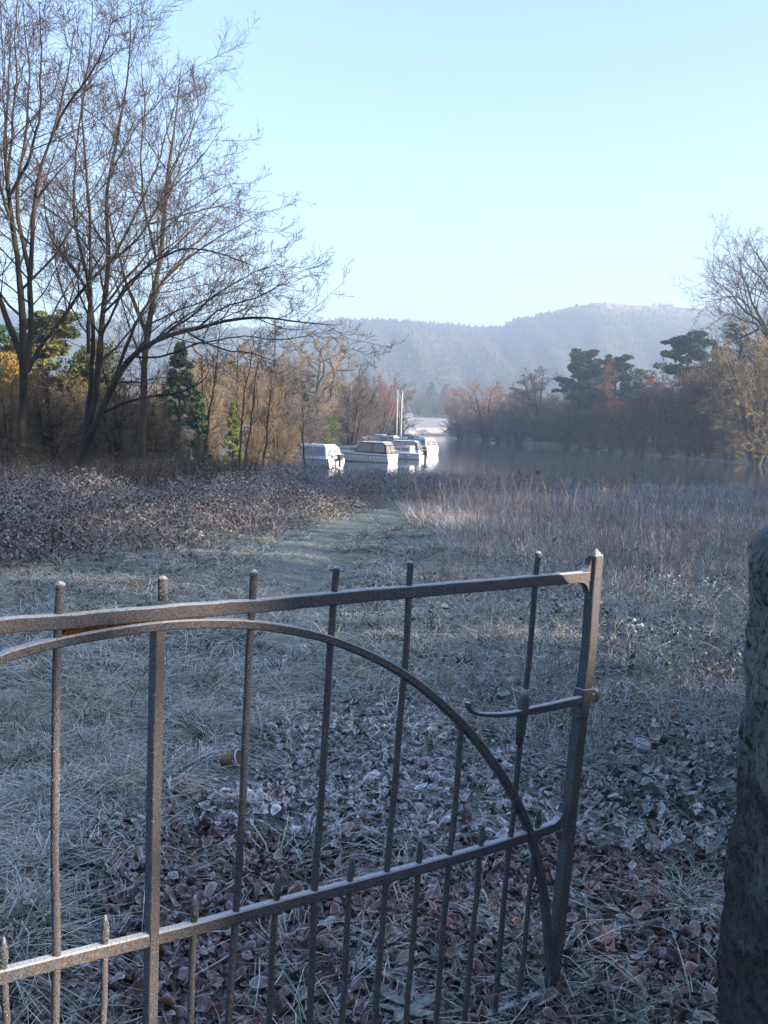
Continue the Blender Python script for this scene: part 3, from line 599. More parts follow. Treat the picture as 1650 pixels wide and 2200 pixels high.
T('evergreen_tree', 'broad', 58, ('pine',), 1362, 795, 970, 200, 110, 'low rounded dark evergreen between birch and the spindly larch')
T('larch_tree', 'larch', 59, ('twig_grey', 'bark'), 1416, 768, 975, 180, 62, 'spindly larch with level branches left of the tallest pine')
T('pine_tree', 'scots', 60, ('pine', 'bark', 16000), 1468, 712, 980, 185, 110, 'tallest pine on the bank with ragged tiers')
T('conifer_tree', 'cone', 61, ('pine',), 1524, 738, 985, 200, 60, 'dark conifer tip peeping out left of the golden-brown trees')
T('birch_tree', 'birch', 62, ('twig_russet', 'bark'), 1478, 815, 982, 170, 90, 'rusty birch below the tallest pine')
T('bare_tree', 'round', 63, ('twig_brown', 'bark'), 1215, 870, 965, 205, 110, 'brown bank tree below the flat-topped pine')
T('bare_tree', 'round', 64, ('twig_russet', 'bark'), 1340, 855, 972, 182, 120, 'russet-brown bank tree below the low rounded evergreen')
T('bare_tree', 'round', 65, ('twig_brown', 'bark'), 1432, 868, 980, 168, 120, 'brown bank tree below the spindly larch')
T('bare_tree', 'round', 66, ('twig_brown', 'bark'), 1530, 800, 990, 150, 190, 'broad brown tree spreading left of the big oak')
T('bare_tree', 'birch', 67, ('twig_brown', 'bark_moss'), 1570, 700, 995, 142, 200, 'golden-brown twiggy tree in front of the big oak')
T('bare_tree', 'round', 68, ('twig_pale', 'bark_moss'), 1625, 705, 1000, 128, 240, 'golden-lit bare tree overhanging the water at the right edge')
T('bare_tree', 'upright', 69, ('twig_brown', 'bark'), 1270, 880, 968, 195, 80, 'small brown tree over the pale reeds of the bank')
OK_ = [
 dict(p=[(1690, 1000), (1680, 900), (1672, 800), (1660, 740), (1626, 680), (1597, 672), (1584, 647), (1574, 627), (1552, 610), (1532, 598)], r=(.75, .06), d=-4),
 dict(p=[(1690, 1000), (1680, 880), (1668, 780), (1640, 700), (1612, 662), (1606, 637), (1601, 618), (1599, 595), (1577, 583), (1552, 565)], r=(.7, .06), d=3),
 dict(p=[(1690, 1000), (1684, 860), (1678, 760), (1672, 680), (1650, 608), (1638, 600), (1616, 586), (1601, 560), (1590, 540)], r=(.7, .06), d=0),
 dict(p=[(1680, 760), (1676, 700), (1668, 640), (1650, 595), (1626, 555), (1608, 530), (1600, 515)], r=(.45, .05), d=4),
 dict(p=[(1660, 740), (1620, 690), (1597, 685), (1569, 667), (1545, 680), (1522, 700)], r=(.3, .05), d=-5),
 dict(p=[(1640, 700), (1600, 720), (1570, 730), (1540, 745), (1520, 760)], r=(.28, .05), d=5),
 dict(p=[(1678, 700), (1690, 620), (1690, 560), (1680, 520), (1665, 500)], r=(.4, .05), d=0),
 dict(p=[(1672, 680), (1720, 620), (1760, 570), (1790, 540)], r=(.4, .05), d=2),
 dict(p=[(1612, 662), (1585, 640), (1560, 640), (1535, 650), (1515, 655)], r=(.2, .05), d=2),
 dict(p=[(1680, 760), (1740, 700), (1800, 660), (1850, 650)], r=(.4, .05), d=-2),
]
stem_tree('oak_tree', 'huge bare oak whose crown stands against the sky at the right edge', (1690, 1002), 140, OK_, 70, mats=('bark', 'twig'), K=(17, 12, 9, 2), L1=.36, sc=3.6)
T('oak_tree', 'oak', 71, ('twig_grey', 'bark'), 1760, 560, 1000, 135, 260, 'bare oak mostly outside the right edge of the view', rz=2.3)
T('bare_tree', 'upright', 72, ('twig_grey', 'bark'), 1380, 835, 975, 178, 90, 'grey upright bare tree between russet bank tree and larch')
lab_sh = 'low dark twiggy shrub lining the wooded bank at the water'
for k in range(26):
    px = 985 + k * 27 + rng.uniform(-8, 8); yb = np.interp(px, [970, 1060, 1150, 1225, 1300, 1400, 1520, 1650], [941, 948, 955, 960, 968, 979, 990, 1003]); Y = 4.2 * F / (yb - yh(px)) + 4
    T('bank_shrub', 'round', 51 + k % 2, ((('twig_brown', 'twig_grey', 'twig_russet')[k % 3]), 'bark'), px, yb - rng.uniform(38, 75), yb - 2, Y, rng.uniform(60, 95), lab_sh, cat='shrub', group='low shrubs along the wooded bank')

# tangled woods behind the bank trees and behind the left trees
def twigcloud(name, C0, R0, n, L, w, mat, g, **kw):
    k = g.integers(0, len(C0), n); d = norm(g.normal(size=(n, 3))) * (g.uniform(0, 1, n) ** .4)[:, None]; P = C0[k] + d * R0[k]; dd = norm(g.normal(0, .6, (n, 3)) + [0, 0, .7] + d * .5); sd = norm(np.cross(dd, g.normal(size=(n, 3)))); l = L * g.uniform(.5, 1.4, (n, 1))
    V = np.stack([P - sd * w / 2, P + sd * w / 2, P + dd * l], 1).reshape(-1, 3); return stuff(link(name, mesh_np(name, V, tris=np.arange(3 * n).reshape(-1, 3), mats=[mat]), **kw))
g = np.random.default_rng(91)
def mass(specs, n, mat, L=1.6, w=.07):
    C0 = []; R0 = []
    for (px0, px1, ytop, Y0, Y1, cnt) in specs:
        for _ in range(cnt):
            px = g.uniform(px0, px1); Y = g.uniform(Y0, Y1); b = at(px, 900, Y); z0 = float(gz(b[0], b[1])); zt = at(px, ytop + g.uniform(-6, 30), Y)[2]; hgt = max(2, zt - z0); C0.append([b[0], b[1], z0 + hgt * .48]); R0.append([hgt * .35, hgt * .35, hgt * .52])
    return twigcloud('bank_woodland', np.array(C0), np.array(R0), n, L, w, mat, g)
mass([(1000, 1130, 862, 275, 320, 16), (1130, 1240, 848, 245, 290, 16), (1230, 1420, 835, 215, 270, 24)], 50000, M['twig_grey'])
mass([(1380, 1560, 825, 185, 240, 22), (1500, 1800, 770, 150, 200, 30)], 42000, M['twig_brown'])
mass([(-150, 260, 790, 60, 110, 40), (-100, 330, 860, 40, 60, 26)], 50000, M['thicket'], 1.2, .035)
mass([(330, 600, 790, 115, 190, 34), (560, 860, 838, 190, 300, 26)], 44000, M['twig_brown'], 1.4, .05)
g = np.random.default_rng(93)
for k in range(30):
    px = g.uniform(1070, 1640); yb = np.interp(px, [970, 1060, 1150, 1225, 1300, 1400, 1520, 1650], [941, 948, 955, 960, 968, 979, 990, 1003]); Y = 4.2 * F / (yb - yh(px)) + g.uniform(6, 28); kd = ('round', 'upright', 'birch', 'oak', 'round')[k % 5]
    T('bare_tree', kd, k, (('twig_brown', 'twig_grey', 'twig_russet', 'twig_grey')[k % 4], 'bark'), px, np.interp(px, [1070, 1300, 1500, 1640], [850, 835, 800, 760]) + g.uniform(-15, 35), yb - 4, Y, g.uniform(80, 150), 'slender bare tree in the thick of the wooded bank, behind the waterside ones', group='bare trees in the thick of the bank wood')
for k in range(16):
    px = g.uniform(380, 860); Y = g.uniform(110, 240)
    T('bare_tree', ('upright', 'round', 'birch', 'upright')[k % 4], k, (('twig_brown', 'twig_grey', 'twig_pale')[k % 3], 'bark'), px, np.interp(px, [380, 600, 860], [770, 760, 850]) + g.uniform(0, 50), 950, Y, g.uniform(70, 120), 'slender bare tree in the brown tangle behind the moored boats', group='bare trees in the tangle behind the boats')

# pale reeds at the water's edge on the far bank
def strips(base, tipd, width, g, nseg=3, bend=.5, colr=None, name='x', mat=None):
    """curved blades: base (n,3), tipd (n,3) = direction*length, width (n)"""
    n = len(base); side = norm(np.cross(tipd, np.array([0, 0, 1.]) + g.normal(0, .3, (n, 3)))); L = np.linalg.norm(tipd, axis=1)
    hd = tipd * np.array([1, 1, 0]); pts = []
    for s in range(nseg + 1):
        t = s / nseg; c = base + tipd * t; c = c + norm(hd + g.normal(0, .01, (n, 3))) * (bend * L * t * t)[:, None] * 1.0; c[:, 2] -= bend * L * t * t * .75
        w = width * (1 - t) ** .7 if s < nseg else width * 0
        pts.append((c, w, t))
    V = []; Cc = []; r1 = g.uniform(0, 1, n); r2 = g.uniform(0, 1, n) if colr is None else colr
    for c, w, t in pts[:-1]:
        V += [c - side * w[:, None] / 2, c + side * w[:, None] / 2]; Cc += [np.stack([np.full(n, t), r1, r2], -1)] * 2
    V.append(pts[-1][0]); Cc.append(np.stack([np.full(n, 1.), r1, r2], -1)); k = len(V)
    V = np.stack(V, 1).reshape(-1, 3); Cc = np.stack(Cc, 1).reshape(-1, 3); o = (np.arange(n) * k)[:, None]
    Q = np.concatenate([o + np.array([2 * s, 2 * s + 1, 2 * s + 3, 2 * s + 2])[None] for s in range(nseg - 1)]) if nseg > 1 else None
    Tt = o + np.array([k - 3, k - 2, k - 1])[None]
    return V, Q, Tt, Cc
def stripobj(name, mat, base, tipd, width, g, **k):
    V, Q, Tt, Cc = strips(base, tipd, width, g, **k); return stuff(link(name, mesh_np(name, V, Q, Tt, Cc, mats=[mat])))
g = np.random.default_rng(21)
for (p0, p1, n, nm) in [((1150, 955), (1250, 962), 2500, 'bank_reeds'), ((895, 934), (968, 936), 1500, 'bank_reeds')]:
    u = g.uniform(0, 1, n); a = np.array(on_level(*p0, WATER)); b = np.array(on_level(*p1, WATER)); xy = a + (b - a) * u[:, None] + g.normal(0, 1.2, (n, 2)) + np.array([.5, 1.5])
    base = np.concatenate([xy, np.full((n, 1), WATER)], 1); stripobj(nm, M['reed'], base, g.normal(0, .12, (n, 3)) * [1, 1, 0] + [0, 0, 1.0] * g.uniform(.8, 1.7, (n, 1)), np.full(n, .09), g, nseg=1)

# ------------------------------------------------------------------ boats
def loft_hull(L, B, fb):
    V = []; n = 12
    for i in range(n):
        u = i / (n - 1); hb = B / 2 * (1 - max(0, (u - .4) / .6) ** 2.3) * (1 - .08 * (1 - u)); hb = max(hb, .03); sh = fb * (1 + .38 * u ** 2); kz = -.28 + .3 * max(0, u - .75) * 2; x = L * (u - .5); xs = x + .45 * u ** 4
        V += [(x, -hb * .12, kz), (x, -hb * .82, -.02 + .2 * u * u), (xs * .5 + x * .5, -hb * .95, sh * .5), (xs, -hb, sh), (xs, -hb * .9, sh + .04), (xs, hb * .9, sh + .04), (xs, hb, sh), (xs * .5 + x * .5, hb * .95, sh * .5), (x, hb * .82, -.02 + .2 * u * u), (x, hb * .12, kz)]
    Fs = [(i * 10 + j, i * 10 + (j + 1) % 10, (i + 1) * 10 + (j + 1) % 10, (i + 1) * 10 + j) for i in range(n - 1) for j in range(10)] + [tuple(range(10))[::-1], tuple(range((n - 1) * 10, n * 10))]
    return V, Fs
def cruiser(label, px, wl_py, L, B, heading, fb=.85, cabin=(.30, .86), ch=.68, canopy=(.02, .40), cah=1.05, canmat='frostwhite', winmat='glass', outboard=False, stripe='blue', fenders=2, mast=0, Y=None, cabwin=3):
    x, y = on_level(px, wl_py, WATER)
    if Y: y = Y; x = at(px, wl_py, Y)[0]
    o = empty('cabin_cruiser' if not mast else 'sailing_yacht', (x, y, WATER), heading, label=label, category='boat' if not mast else 'yacht')
    hv, hf = loft_hull(L, B, fb); MB().add(hv, hf).build('hull', M['gel'], o)
    X = lambda u: L * (u - .5)
    def hb(u): return B / 2 * (1 - max(0, (u - .4) / .6) ** 2.3)
    def sh(u): return fb * (1 + .38 * u * u)
    for s in (-1, 1):
        us = np.linspace(0, .98, 12); MB().tube([(X(u) + .3 * u ** 4, s * (hb(u) * (1 - .08 * (1 - u)) + .015), sh(u) - .16) for u in us], .035, 5).build('rub_rail', M[stripe], o)
    for s in (-1, 1): MB().tube([(X(u), s * (hb(u) * (1 - .08 * (1 - u)) * .84 + .02), .05 + .16 * u * u) for u in np.linspace(0, .9, 9)], .04, 5).build('boot_stripe', M['canvas'], o)
    MB().tube([(X(.96), 0, sh(.96)), (X(1) + 1.0, .3, .55), (X(1) + 2.2, .7, .35)], .014, 4).build('mooring_line', M['wood'], o); MB().tube([(X(0) - .02, -hb(0) * .7, fb), (X(0) - .05, -hb(0) * .7, fb + .42), (X(0) - .05, hb(0) * .7, fb + .42), (X(0) - .02, hb(0) * .7, fb)], .018, 5).build('stern_rail', M['alu'], o)
    a, b = cabin; z0 = sh(a); bw = hb((a + b) / 2) * .80
    prof = [(X(a), z0 - .1), (X(b), sh(b) - .05), (X(b) - .55, z0 + ch * .75), (X(a) + .75, z0 + ch), (X(a), z0 + ch)]; ws = [bw, hb(b) * .7, hb(b) * .75, bw * .82, bw * .86]
    MB().prism(prof, 0, ws).build('cabin', M['gel'], o)
    MB().prism([(X(a) + .02, z0 + ch + .004), (X(a) + .8, z0 + ch + .004), (X(b) - .6, z0 + ch * .75 + .02), (X(b) - .6, z0 + ch * .75 + .05), (X(a) + .8, z0 + ch + .05), (X(a) + .02, z0 + ch + .05)], 0, [bw * .84, bw * .8, hb(b) * .7, hb(b) * .66, bw * .76, bw * .8]).build('frosted_roof', M['frostwhite'], o)
    for k in range(cabwin):
        u0 = a + .03 + k * (b - a - .16) / cabwin; u1 = u0 + (b - a - .16) / cabwin * .82; zt = z0 + ch * (.80 - .06 * k); zb = z0 + ch * .38 + .03 * k
        for s in (-1, 1):
            w_ = lambda u: (bw * (1 - (u - a) / (b - a)) + hb(b) * .75 * (u - a) / (b - a)) * .95 + .07
            P4 = [(X(u0), s * w_(u0), zb), (X(u1), s * w_(u1), zb), (X(u1), s * (w_(u1) - .05), zt), (X(u0), s * (w_(u0) - .05), zt)]
            q = MB(); q.add(P4 + [(p[0], p[1] - s * .06, p[2]) for p in P4], [(0, 1, 2, 3), (7, 6, 5, 4), (0, 4, 5, 1), (1, 5, 6, 2), (2, 6, 7, 3), (3, 7, 4, 0)]); q.build('cabin_window', M['clear'], o)
    if canopy:
        c0, c1 = canopy; zc = sh(c0); cw = hb(.2) * .9; ht = cah
        pr = [(X(c0), zc), (X(c1) + .75, zc + .2), (X(c1), zc + ht), (X(c0) + .55, zc + ht * 1.0), (X(c0) + .25, zc + ht * .8)]
        MB().prism(pr, 0, [cw, cw * .85, cw * .72, cw * .72, cw * .8]).build('canopy', M[canmat if winmat != 'glass' else 'canvas'], o)
        MB().prism([(X(c0) + .50, zc + ht + .004), (X(c1) + .02, zc + ht + .004), (X(c1) - .05, zc + ht + .06), (X(c0) + .6, zc + ht + .07)], 0, [cw * .74, cw * .74, cw * .68, cw * .68]).build('canopy_top', M['frostwhite'], o)
        for s in (-1, 1):
            def yy(z): return cw * (1 - .28 * (z - zc) / ht) + .012
            zb, zt = zc + .22, zc + ht * .88; xs_ = [X(c0) + .35, (X(c0) + X(c1)) / 2 + .1, X(c1) + .18]
            for k in range(2):
                xa_, xb_ = xs_[k] + .03, xs_[k + 1] - .03; sk = .3 if k == 1 else 0; sk0 = -.12 if k == 0 else 0
                P4 = [(xa_ + sk0, s * yy(zb), zb), (xb_ + sk, s * yy(zb), zb), (xb_, s * yy(zt), zt), (xa_ + .08, s * yy(zt), zt)]
                q = MB(); q.add(P4 + [(p[0], p[1] - s * .02, p[2]) for p in P4], [(0, 1, 2, 3), (7, 6, 5, 4), (0, 4, 5, 1), (1, 5, 6, 2), (2, 6, 7, 3), (3, 7, 4, 0)]); q.build('canopy_window', M['clear' if winmat == 'clear' else 'glass'], o)
        for s in (-1, 1):
            q = MB(); xr = X(c0) - .012; P4 = [(xr + .04, s * .06, zc + .15), (xr + .04, s * cw * .82, zc + .15), (xr + .22, s * cw * .72, zc + ht * .72), (xr + .22, s * .06, zc + ht * .72)]
            q.add(P4 + [(p[0] + .05, p[1], p[2]) for p in P4], [(0, 1, 2, 3), (7, 6, 5, 4), (0, 4, 5, 1), (1, 5, 6, 2), (2, 6, 7, 3), (3, 7, 4, 0)]); q.build('rear_window', M['clear' if winmat == 'clear' else 'glass'], o)
    for k in range(fenders):
        u = .25 + .38 * k
        for s in (-1, 1):
            y_ = s * (hb(u) + .10); MB().tube([(X(u), y_, .18), (X(u), y_, .26), (X(u), y_, .55), (X(u), y_, .62), (X(u), y_, sh(u))], [.05, .10, .10, .05, .012], 7).build('fender', M['blue'], o, smooth=True)
    # bow rail and stern ladder
    q = MB(); q.tube([(X(.7), -hb(.7) * .9, sh(.7) + .35), (X(.9), -hb(.9) * .9, sh(.9) + .4), (X(1.0) + .25, 0, sh(1) + .42), (X(.9), hb(.9) * .9, sh(.9) + .4), (X(.7), hb(.7) * .9, sh(.7) + .35)], .018, 5)
    for u in (.7, .82, .93):
        for s in (-1, 1): q.tube([(X(u), s * hb(u) * .9, sh(u)), (X(u), s * hb(u) * .9, sh(u) + .38)], .014, 5)
    q.build('bow_rail', M['alu'], o)
    if outboard:
        q = MB(); q.box((X(0) - .38, 0, fb + .12), (.38, .34, .5)).box((X(0) - .36, 0, fb - .35), (.16, .14, .7)).box((X(0) - .2, 0, fb - .1), (.3, .3, .14)); q.build('outboard_motor', M['black'], o)
    if mast:
        mb = MB(); mb.tube([(X(.55), 0, z0), (X(.55) + .05, 0, mast)], [.055, .035], 8); mt = mb.build('mast', M['alu'], o)
        MB().tube([(X(.55) - .1, 0, z0 + 1.0), (X(.05), 0, z0 + .95)], .06, 6).build('boom', M['alu'], mt); MB().tube([(X(.55) - .25, 0, z0 + 1.1), (X(.08), 0, z0 + 1.06)], [.14, .08], 7).build('furled_sail', M['blue'], mt)
        for e in ((X(.98), 0, sh(1)), (X(.02), 0, fb), (X(.5), B / 2 * .95, fb), (X(.5), -B / 2 * .95, fb)): MB().tube([(X(.55) + .05, 0, mast - .1), e], .014, 4).build('stay', M['alu'], mt)
    return o
R = math.radians
cruiser('large white cabin cruiser in front with dark canopy windows and two blue fenders', 768, 991, 8.2, 2.6, R(153), fb=.86, cah=1.18, ch=.74)
cruiser('white boat with a fully frosted canopy and black outboard, half hidden by brambles', 660, 1001, 7.2, 2.3, R(140), fb=.8, cah=1.15, ch=.45, canmat='frostwhite', winmat='clear', outboard=True, canopy=(.04, .52), cabin=(.45, .88))
cruiser('small white cruiser with square cabin windows behind the large one', 860, 986, 5.2, 2.1, R(158), fb=.7, cabin=(.22, .8), ch=.75, canopy=None, cabwin=2, fenders=1, outboard=True)
cruiser('cruiser with dark blue canopy between the large one and the far cruiser', 852, 979, 6.4, 2.3, R(160), fb=.8, canmat='canvas', canopy=(.02, .5), outboard=True, fenders=1, ch=.4)
cruiser('furthest right white cruiser with tall aft cabin and frosted roof', 880, 974, 7.8, 2.9, R(140), fb=1.0, ch=.8, canopy=(.02, .32), cah=1.1, fenders=1, canmat='frostwhite', winmat='clear')
cruiser('low white cruiser moored just behind the far right one', 872, 963, 7.0, 2.5, R(150), fb=.9, canopy=(.02, .36), fenders=0)
cruiser('yacht with the taller white mast among the moored boats', 866, 962, 7.5, 2.4, R(150), fb=.8, ch=.3, canopy=None, cabwin=2, fenders=0, mast=9.3)
cruiser('yacht with the thinner, slightly shorter mast left of the tall one', 856, 957, 7.0, 2.3, R(155), fb=.8, ch=.3, canopy=None, cabwin=2, fenders=0, mast=9.7)
cruiser('dark-canopied boat moored between the round bush and the forked alder', 745, 954, 6.6, 2.3, R(160), fb=.8, canmat='canvas', fenders=0, Y=152)
cruiser('white cruiser partly hidden by the forked alder trunk', 788, 951, 7.6, 2.6, R(165), fb=.9, fenders=0, canopy=(.02, .3), Y=175)
cruiser('white cruiser in the second row, right of the forked alder', 818, 953, 6.6, 2.4, R(150), fb=.85, fenders=0, canmat='frostwhite', winmat='clear', Y=168)
b = at(790, 940, 171); o = empty('life_ring', (b[0], b[1] - 3, WATER + 1.5), 0, label='red life-ring cover on the boats behind the forked alder', category='life ring')
q = MB(); an = np.linspace(0, 6.283, 13); q.tube([(.38 * math.cos(t), 0, .38 * math.sin(t)) for t in an], .11, 6, False); q.build('ring', M['red'], o, smooth=True)
# pontoon
o = empty('jetty', (-6.2, 118, WATER), R(8), label='low frosted wooden jetty between bank and large cruiser', category='jetty')
for k in range(16): MB().box((-4 + k * .52, 0, .42), (.46, 1.1, .07)).build('plank', M['wood'], o)
for k in range(4):
    for s in (-1, 1): MB().tube([(-3.6 + k * 2.4, s * .5, -1.2), (-3.6 + k * 2.4, s * .5, .8)], .07, 6).build('pile', M['wood'], o)
# shed and green sheet behind the left trees
def shed(label, px, base, Y, w, d, hh, rz, mat='wall_white'):
    b = at(px, base, Y); b[2] = float(gz(b[0], b[1])); o = empty('boat_shed', b, rz, label=label, category='shed')
    MB().prism([(-d / 2, 0), (d / 2, 0), (d / 2, hh), (-d / 2, hh)], w / 2).build('wall', M[mat], o)
    V = [(-d / 2 - .2, -w / 2 - .25, hh + .003), (d / 2 + .2, -w / 2 - .25, hh + .003), (d / 2 + .2, w / 2 + .25, hh + .003), (-d / 2 - .2, w / 2 + .25, hh + .003), (-d / 2 - .2, 0, hh + w * .28), (d / 2 + .2, 0, hh + w * .28)]
    MB().add(V, [(0, 1, 5, 4), (2, 3, 4, 5), (0, 4, 3), (1, 2, 5), (0, 3, 2, 1)]).build('roof', M['frostwhite'], o)
    f_ = MB().box((-d / 4, -w / 2 - .02, hh * .55), (.9, .06, .8)).build('window', M['glass'], o); MB().box((d / 5, -w / 2 - .02, .95), (.85, .06, 1.9)).build('door', M['wood'], o)
shed('white shed with frosted roof glimpsed between the saplings', 522, 935, 128, 2.6, 3.2, 1.9, R(10))
shed('green-walled shed behind the dark evergreen', 428, 935, 135, 2.4, 3.0, 1.5, R(-12), 'green_sheet')
# caravan on the far field, fence along its top
b = at(877, 900, 560); b[2] = float(gz(b[0], b[1])); o = empty('caravan', b, R(10), label='tiny white caravan at the top of the far pale field', category='caravan')
MB().prism([(-2.2, .5), (2.2, .5), (2.35, 1.4), (2.0, 2.5), (-2.0, 2.5), (-2.3, 1.4)], 1.1).build('body', M['gel'], o)
for s in (-1.1, .9): MB().box((s, -1.11, 1.75), (1.1, .05, .6)).build('window', M['glass'], o)
for s in (-.95, .95): MB().tube([(0, s - .08, .35), (0, s + .08, .35)], .35, 10).build('wheel', M['black'], o)
fo = empty('field_fence', (0, 470, 0), 0, label='thin post fence running along the top of the far field', category='fence')
for k in range(28):
    x_ = 8 + k * 1.9; z_ = float(gz(x_, 470)); link('post', MB().box((x_, 0, z_ + .6), (.16, .16, 1.3)).mesh('post', M['wood']), fo)
for hgt in (.5, 1.0): MB().tube([(8 + k * 1.9, .0, float(gz(8 + k * 1.9, 470)) + hgt) for k in range(28)], .05, 4).build('rail', M['wood'], fo)
# stumps / stakes near the bank
for (px, top, Y, w, lb) in [(1155, 1010, 48, .3, 'frosted ivy-covered stump standing up from the bank brambles'), (1362, 1014, 53, .12, 'short dark wooden stake at the water edge beyond the reeds')]:
    b = at(px, top, Y); z0 = float(gz(b[0], Y)); q = MB(); q.tube([(0, 0, -.1), (0.02, 0, (b[2] - z0) * .5), (.0, 0, b[2] - z0)], [w / 2, w / 2.2, w / 2.6], 9)
    o = q.build('stump' if w > .2 else 'wooden_stake', M['wood'], label=lb, category='stump' if w > .2 else 'stake'); o.location = (b[0], Y, z0)

# ------------------------------------------------------------------ the iron gate
vp = ray(3951, 987); sdir = np.array([vp[0], vp[1], 0]); sdir /= np.linalg.norm(sdir); ndir = np.array([sdir[1], -sdir[0], 0])   # ndir faces the viewer's side
d_ = ray(1180, 2150); Q0 = np.array([0, 0, CZ]) + d_ * (-CZ / d_[2]); Q0 = np.array([Q0[0], Q0[1], 0.0])
def G(px, py):                            # picture position -> (s, z) in the gate's own plane
    d = ray(px, py); k = (Q0 @ ndir) / (d @ ndir); P = np.array([0, 0, CZ]) + d * k; return (P - Q0) @ sdir, P[2]
gate = empty('iron_gate', Q0, math.atan2(sdir[1], sdir[0]), label='frosted wrought-iron gate with arched brace and round-topped bars', category='gate')
# local axes: x = along gate (s), y = away from viewer, z up
def gp(pts, y=0.0): return np.array([(G(a, b)[0], y, G(a, b)[1]) for a, b in pts])
def smooth_pts(P, n=30):
    P = np.asarray(P, float); d = np.r_[0, np.cumsum(np.linalg.norm(np.diff(P, axis=0), axis=1))]; t = np.linspace(0, d[-1], n)
    Q = np.stack([np.interp(t, d, P[:, k]) for k in range(3)], -1)
    for _ in range(3): Q[1:-1] = (Q[:-2] + 2 * Q[1:-1] + Q[2:]) / 4
    return Q
def rect(hh, t0, t1, bev=.003):          # section: across = height, along = depth
    a = hh / 2; return [(-a, t0 + bev), (-a + bev, t0), (a - bev, t0), (a, t0 + bev), (a, t1 - bev), (a - bev, t1), (-a + bev, t1), (-a, t1 - bev)]
s_left = G(130, 1311)[0] - 5 * .213
tr_ = gp([(0, 1343), (130, 1336), (349, 1315), (545, 1302), (722, 1284), (881, 1271), (1155, 1247), (1262, 1238)]); k0 = (tr_[2] - tr_[1]) / (tr_[2] - tr_[1])[0]
tr_ = np.concatenate([[tr_[0] + k0 * (s_left - tr_[0][0])], tr_]); tr_ = smooth_pts(tr_, 70); tr_[:, 2] += rng.normal(0, .0005, 70); AX = (0, 1, 0)
MB().sweep(tr_, rect(.030, -.011, .010), AX).build('top_rail', M['iron'], gate)
lr = gp([(0, 2097), (120, 2066), (330, 2015), (418, 1994), (596, 1945), (757, 1903), (903, 1864), (1037, 1827), (1150, 1790), (1200, 1772)]); k0 = (lr[4] - lr[0]) / (lr[4] - lr[0])[0]
lr = np.concatenate([[lr[0] + k0 * (s_left - lr[0][0])], lr]); lr = smooth_pts(lr, 60); MB().sweep(lr, rect(.028, -.010, .012), AX).build('middle_rail', M['iron'], gate)
ar = gp([(-70, 1440), (0, 1410), (60, 1393), (130, 1377), (250, 1355), (345, 1342), (440, 1337), (545, 1340), (650, 1357), (722, 1377), (800, 1410), (865, 1445), (930, 1495), (1000, 1562), (1060, 1640), (1105, 1710), (1135, 1780), (1160, 1870), (1172, 1960), (1180, 2060), (1184, 2140)])
# the arch mirrors about its crown towards the hinge
sc = G(440, 1331)[0]; mir = [(2 * sc - p[0], 0, p[2]) for p in ar[::-1] if 2 * sc - p[0] < ar[0][0] - .02 and 2 * sc - p[0] > s_left + .03]
ar = smooth_pts(np.concatenate([mir, ar]) if len(mir) else ar, 110); MB().sweep(ar, rect(.020, -.014, .010), AX).build('arched_brace', M['iron'], gate)
# rust packed between rail and arch
rp = gp([(135, 1360), (200, 1350), (260, 1340), (345, 1330), (440, 1322)]); rp = smooth_pts(rp, 40); q = MB(); sec = [[(-a, -.004), (a, -.004), (a, .008), (-a, .008)] for a in (np.interp(np.linspace(0, 1, 40), [0, .2, .7, 1], [.004, .012, .010, .004]) * (1 + rng.normal(0, .15, 40)))]
q.sweep(rp, np.array(sec), AX).build('rust_packing', M['rust'], gate)
def bot_line(pts):                        # extend a bar to the bottom rail
    (x0, y0), (x1, y1) = pts[-2], pts[-1]; m_ = (x1 - x0) / (y1 - y0)
    y = (2150 + .404 * 1180 - .404 * (x1 - m_ * y1)) / (1 + .404 * m_); return pts + [(x1 + m_ * (y - y1), y)]
bars = [
 ([(130, 1262), (128, 1300), (122, 1400), (117, 1600), (118, 1800), (120, 2060), (119, 2200)], 'round', .0090),
 ([(545, 1235), (543, 1275), (540, 1330), (535, 1420), (522, 1700), (507, 1960), (490, 2200)], 'round', .0088),
 ([(722, 1226), (720, 1262), (713, 1340), (704, 1480), (690, 1700), (677, 1895), (665, 2200)], 'round', .0088),
 ([(882, 1214), (880, 1250), (873, 1380), (862, 1520), (849, 1680), (832, 1850), (806, 2200)], 'round', .0086),
 ([(992, 1560), (975, 1760), (966, 1830), (935, 2200)], 'none', .0084),
 ([(1157, 1193), (1153, 1235), (1138, 1420), (1122, 1530), (1104, 1740), (1095, 1800), (1062, 2180)], 'round', .0084),
 ([(8, 2040), (10, 2098), (12, 2200)], 'point', .0080), ([(226, 1990), (224, 2040), (221, 2200)], 'point', .0080), ([(418, 1945), (415, 2000), (408, 2200)], 'point', .0080),
 ([(596, 1898), (592, 1945), (576, 2200)], 'point', .0080), ([(757, 1855), (752, 1905), (734, 2200)], 'point', .0080), ([(903, 1815), (899, 1862), (873, 2200)], 'point', .0080),
 ([(1037, 1783), (1032, 1828), (998, 2200)], 'point', .0080), ([(1158, 1750), (1152, 1790), (1113, 2160)], 'point', .0078)]
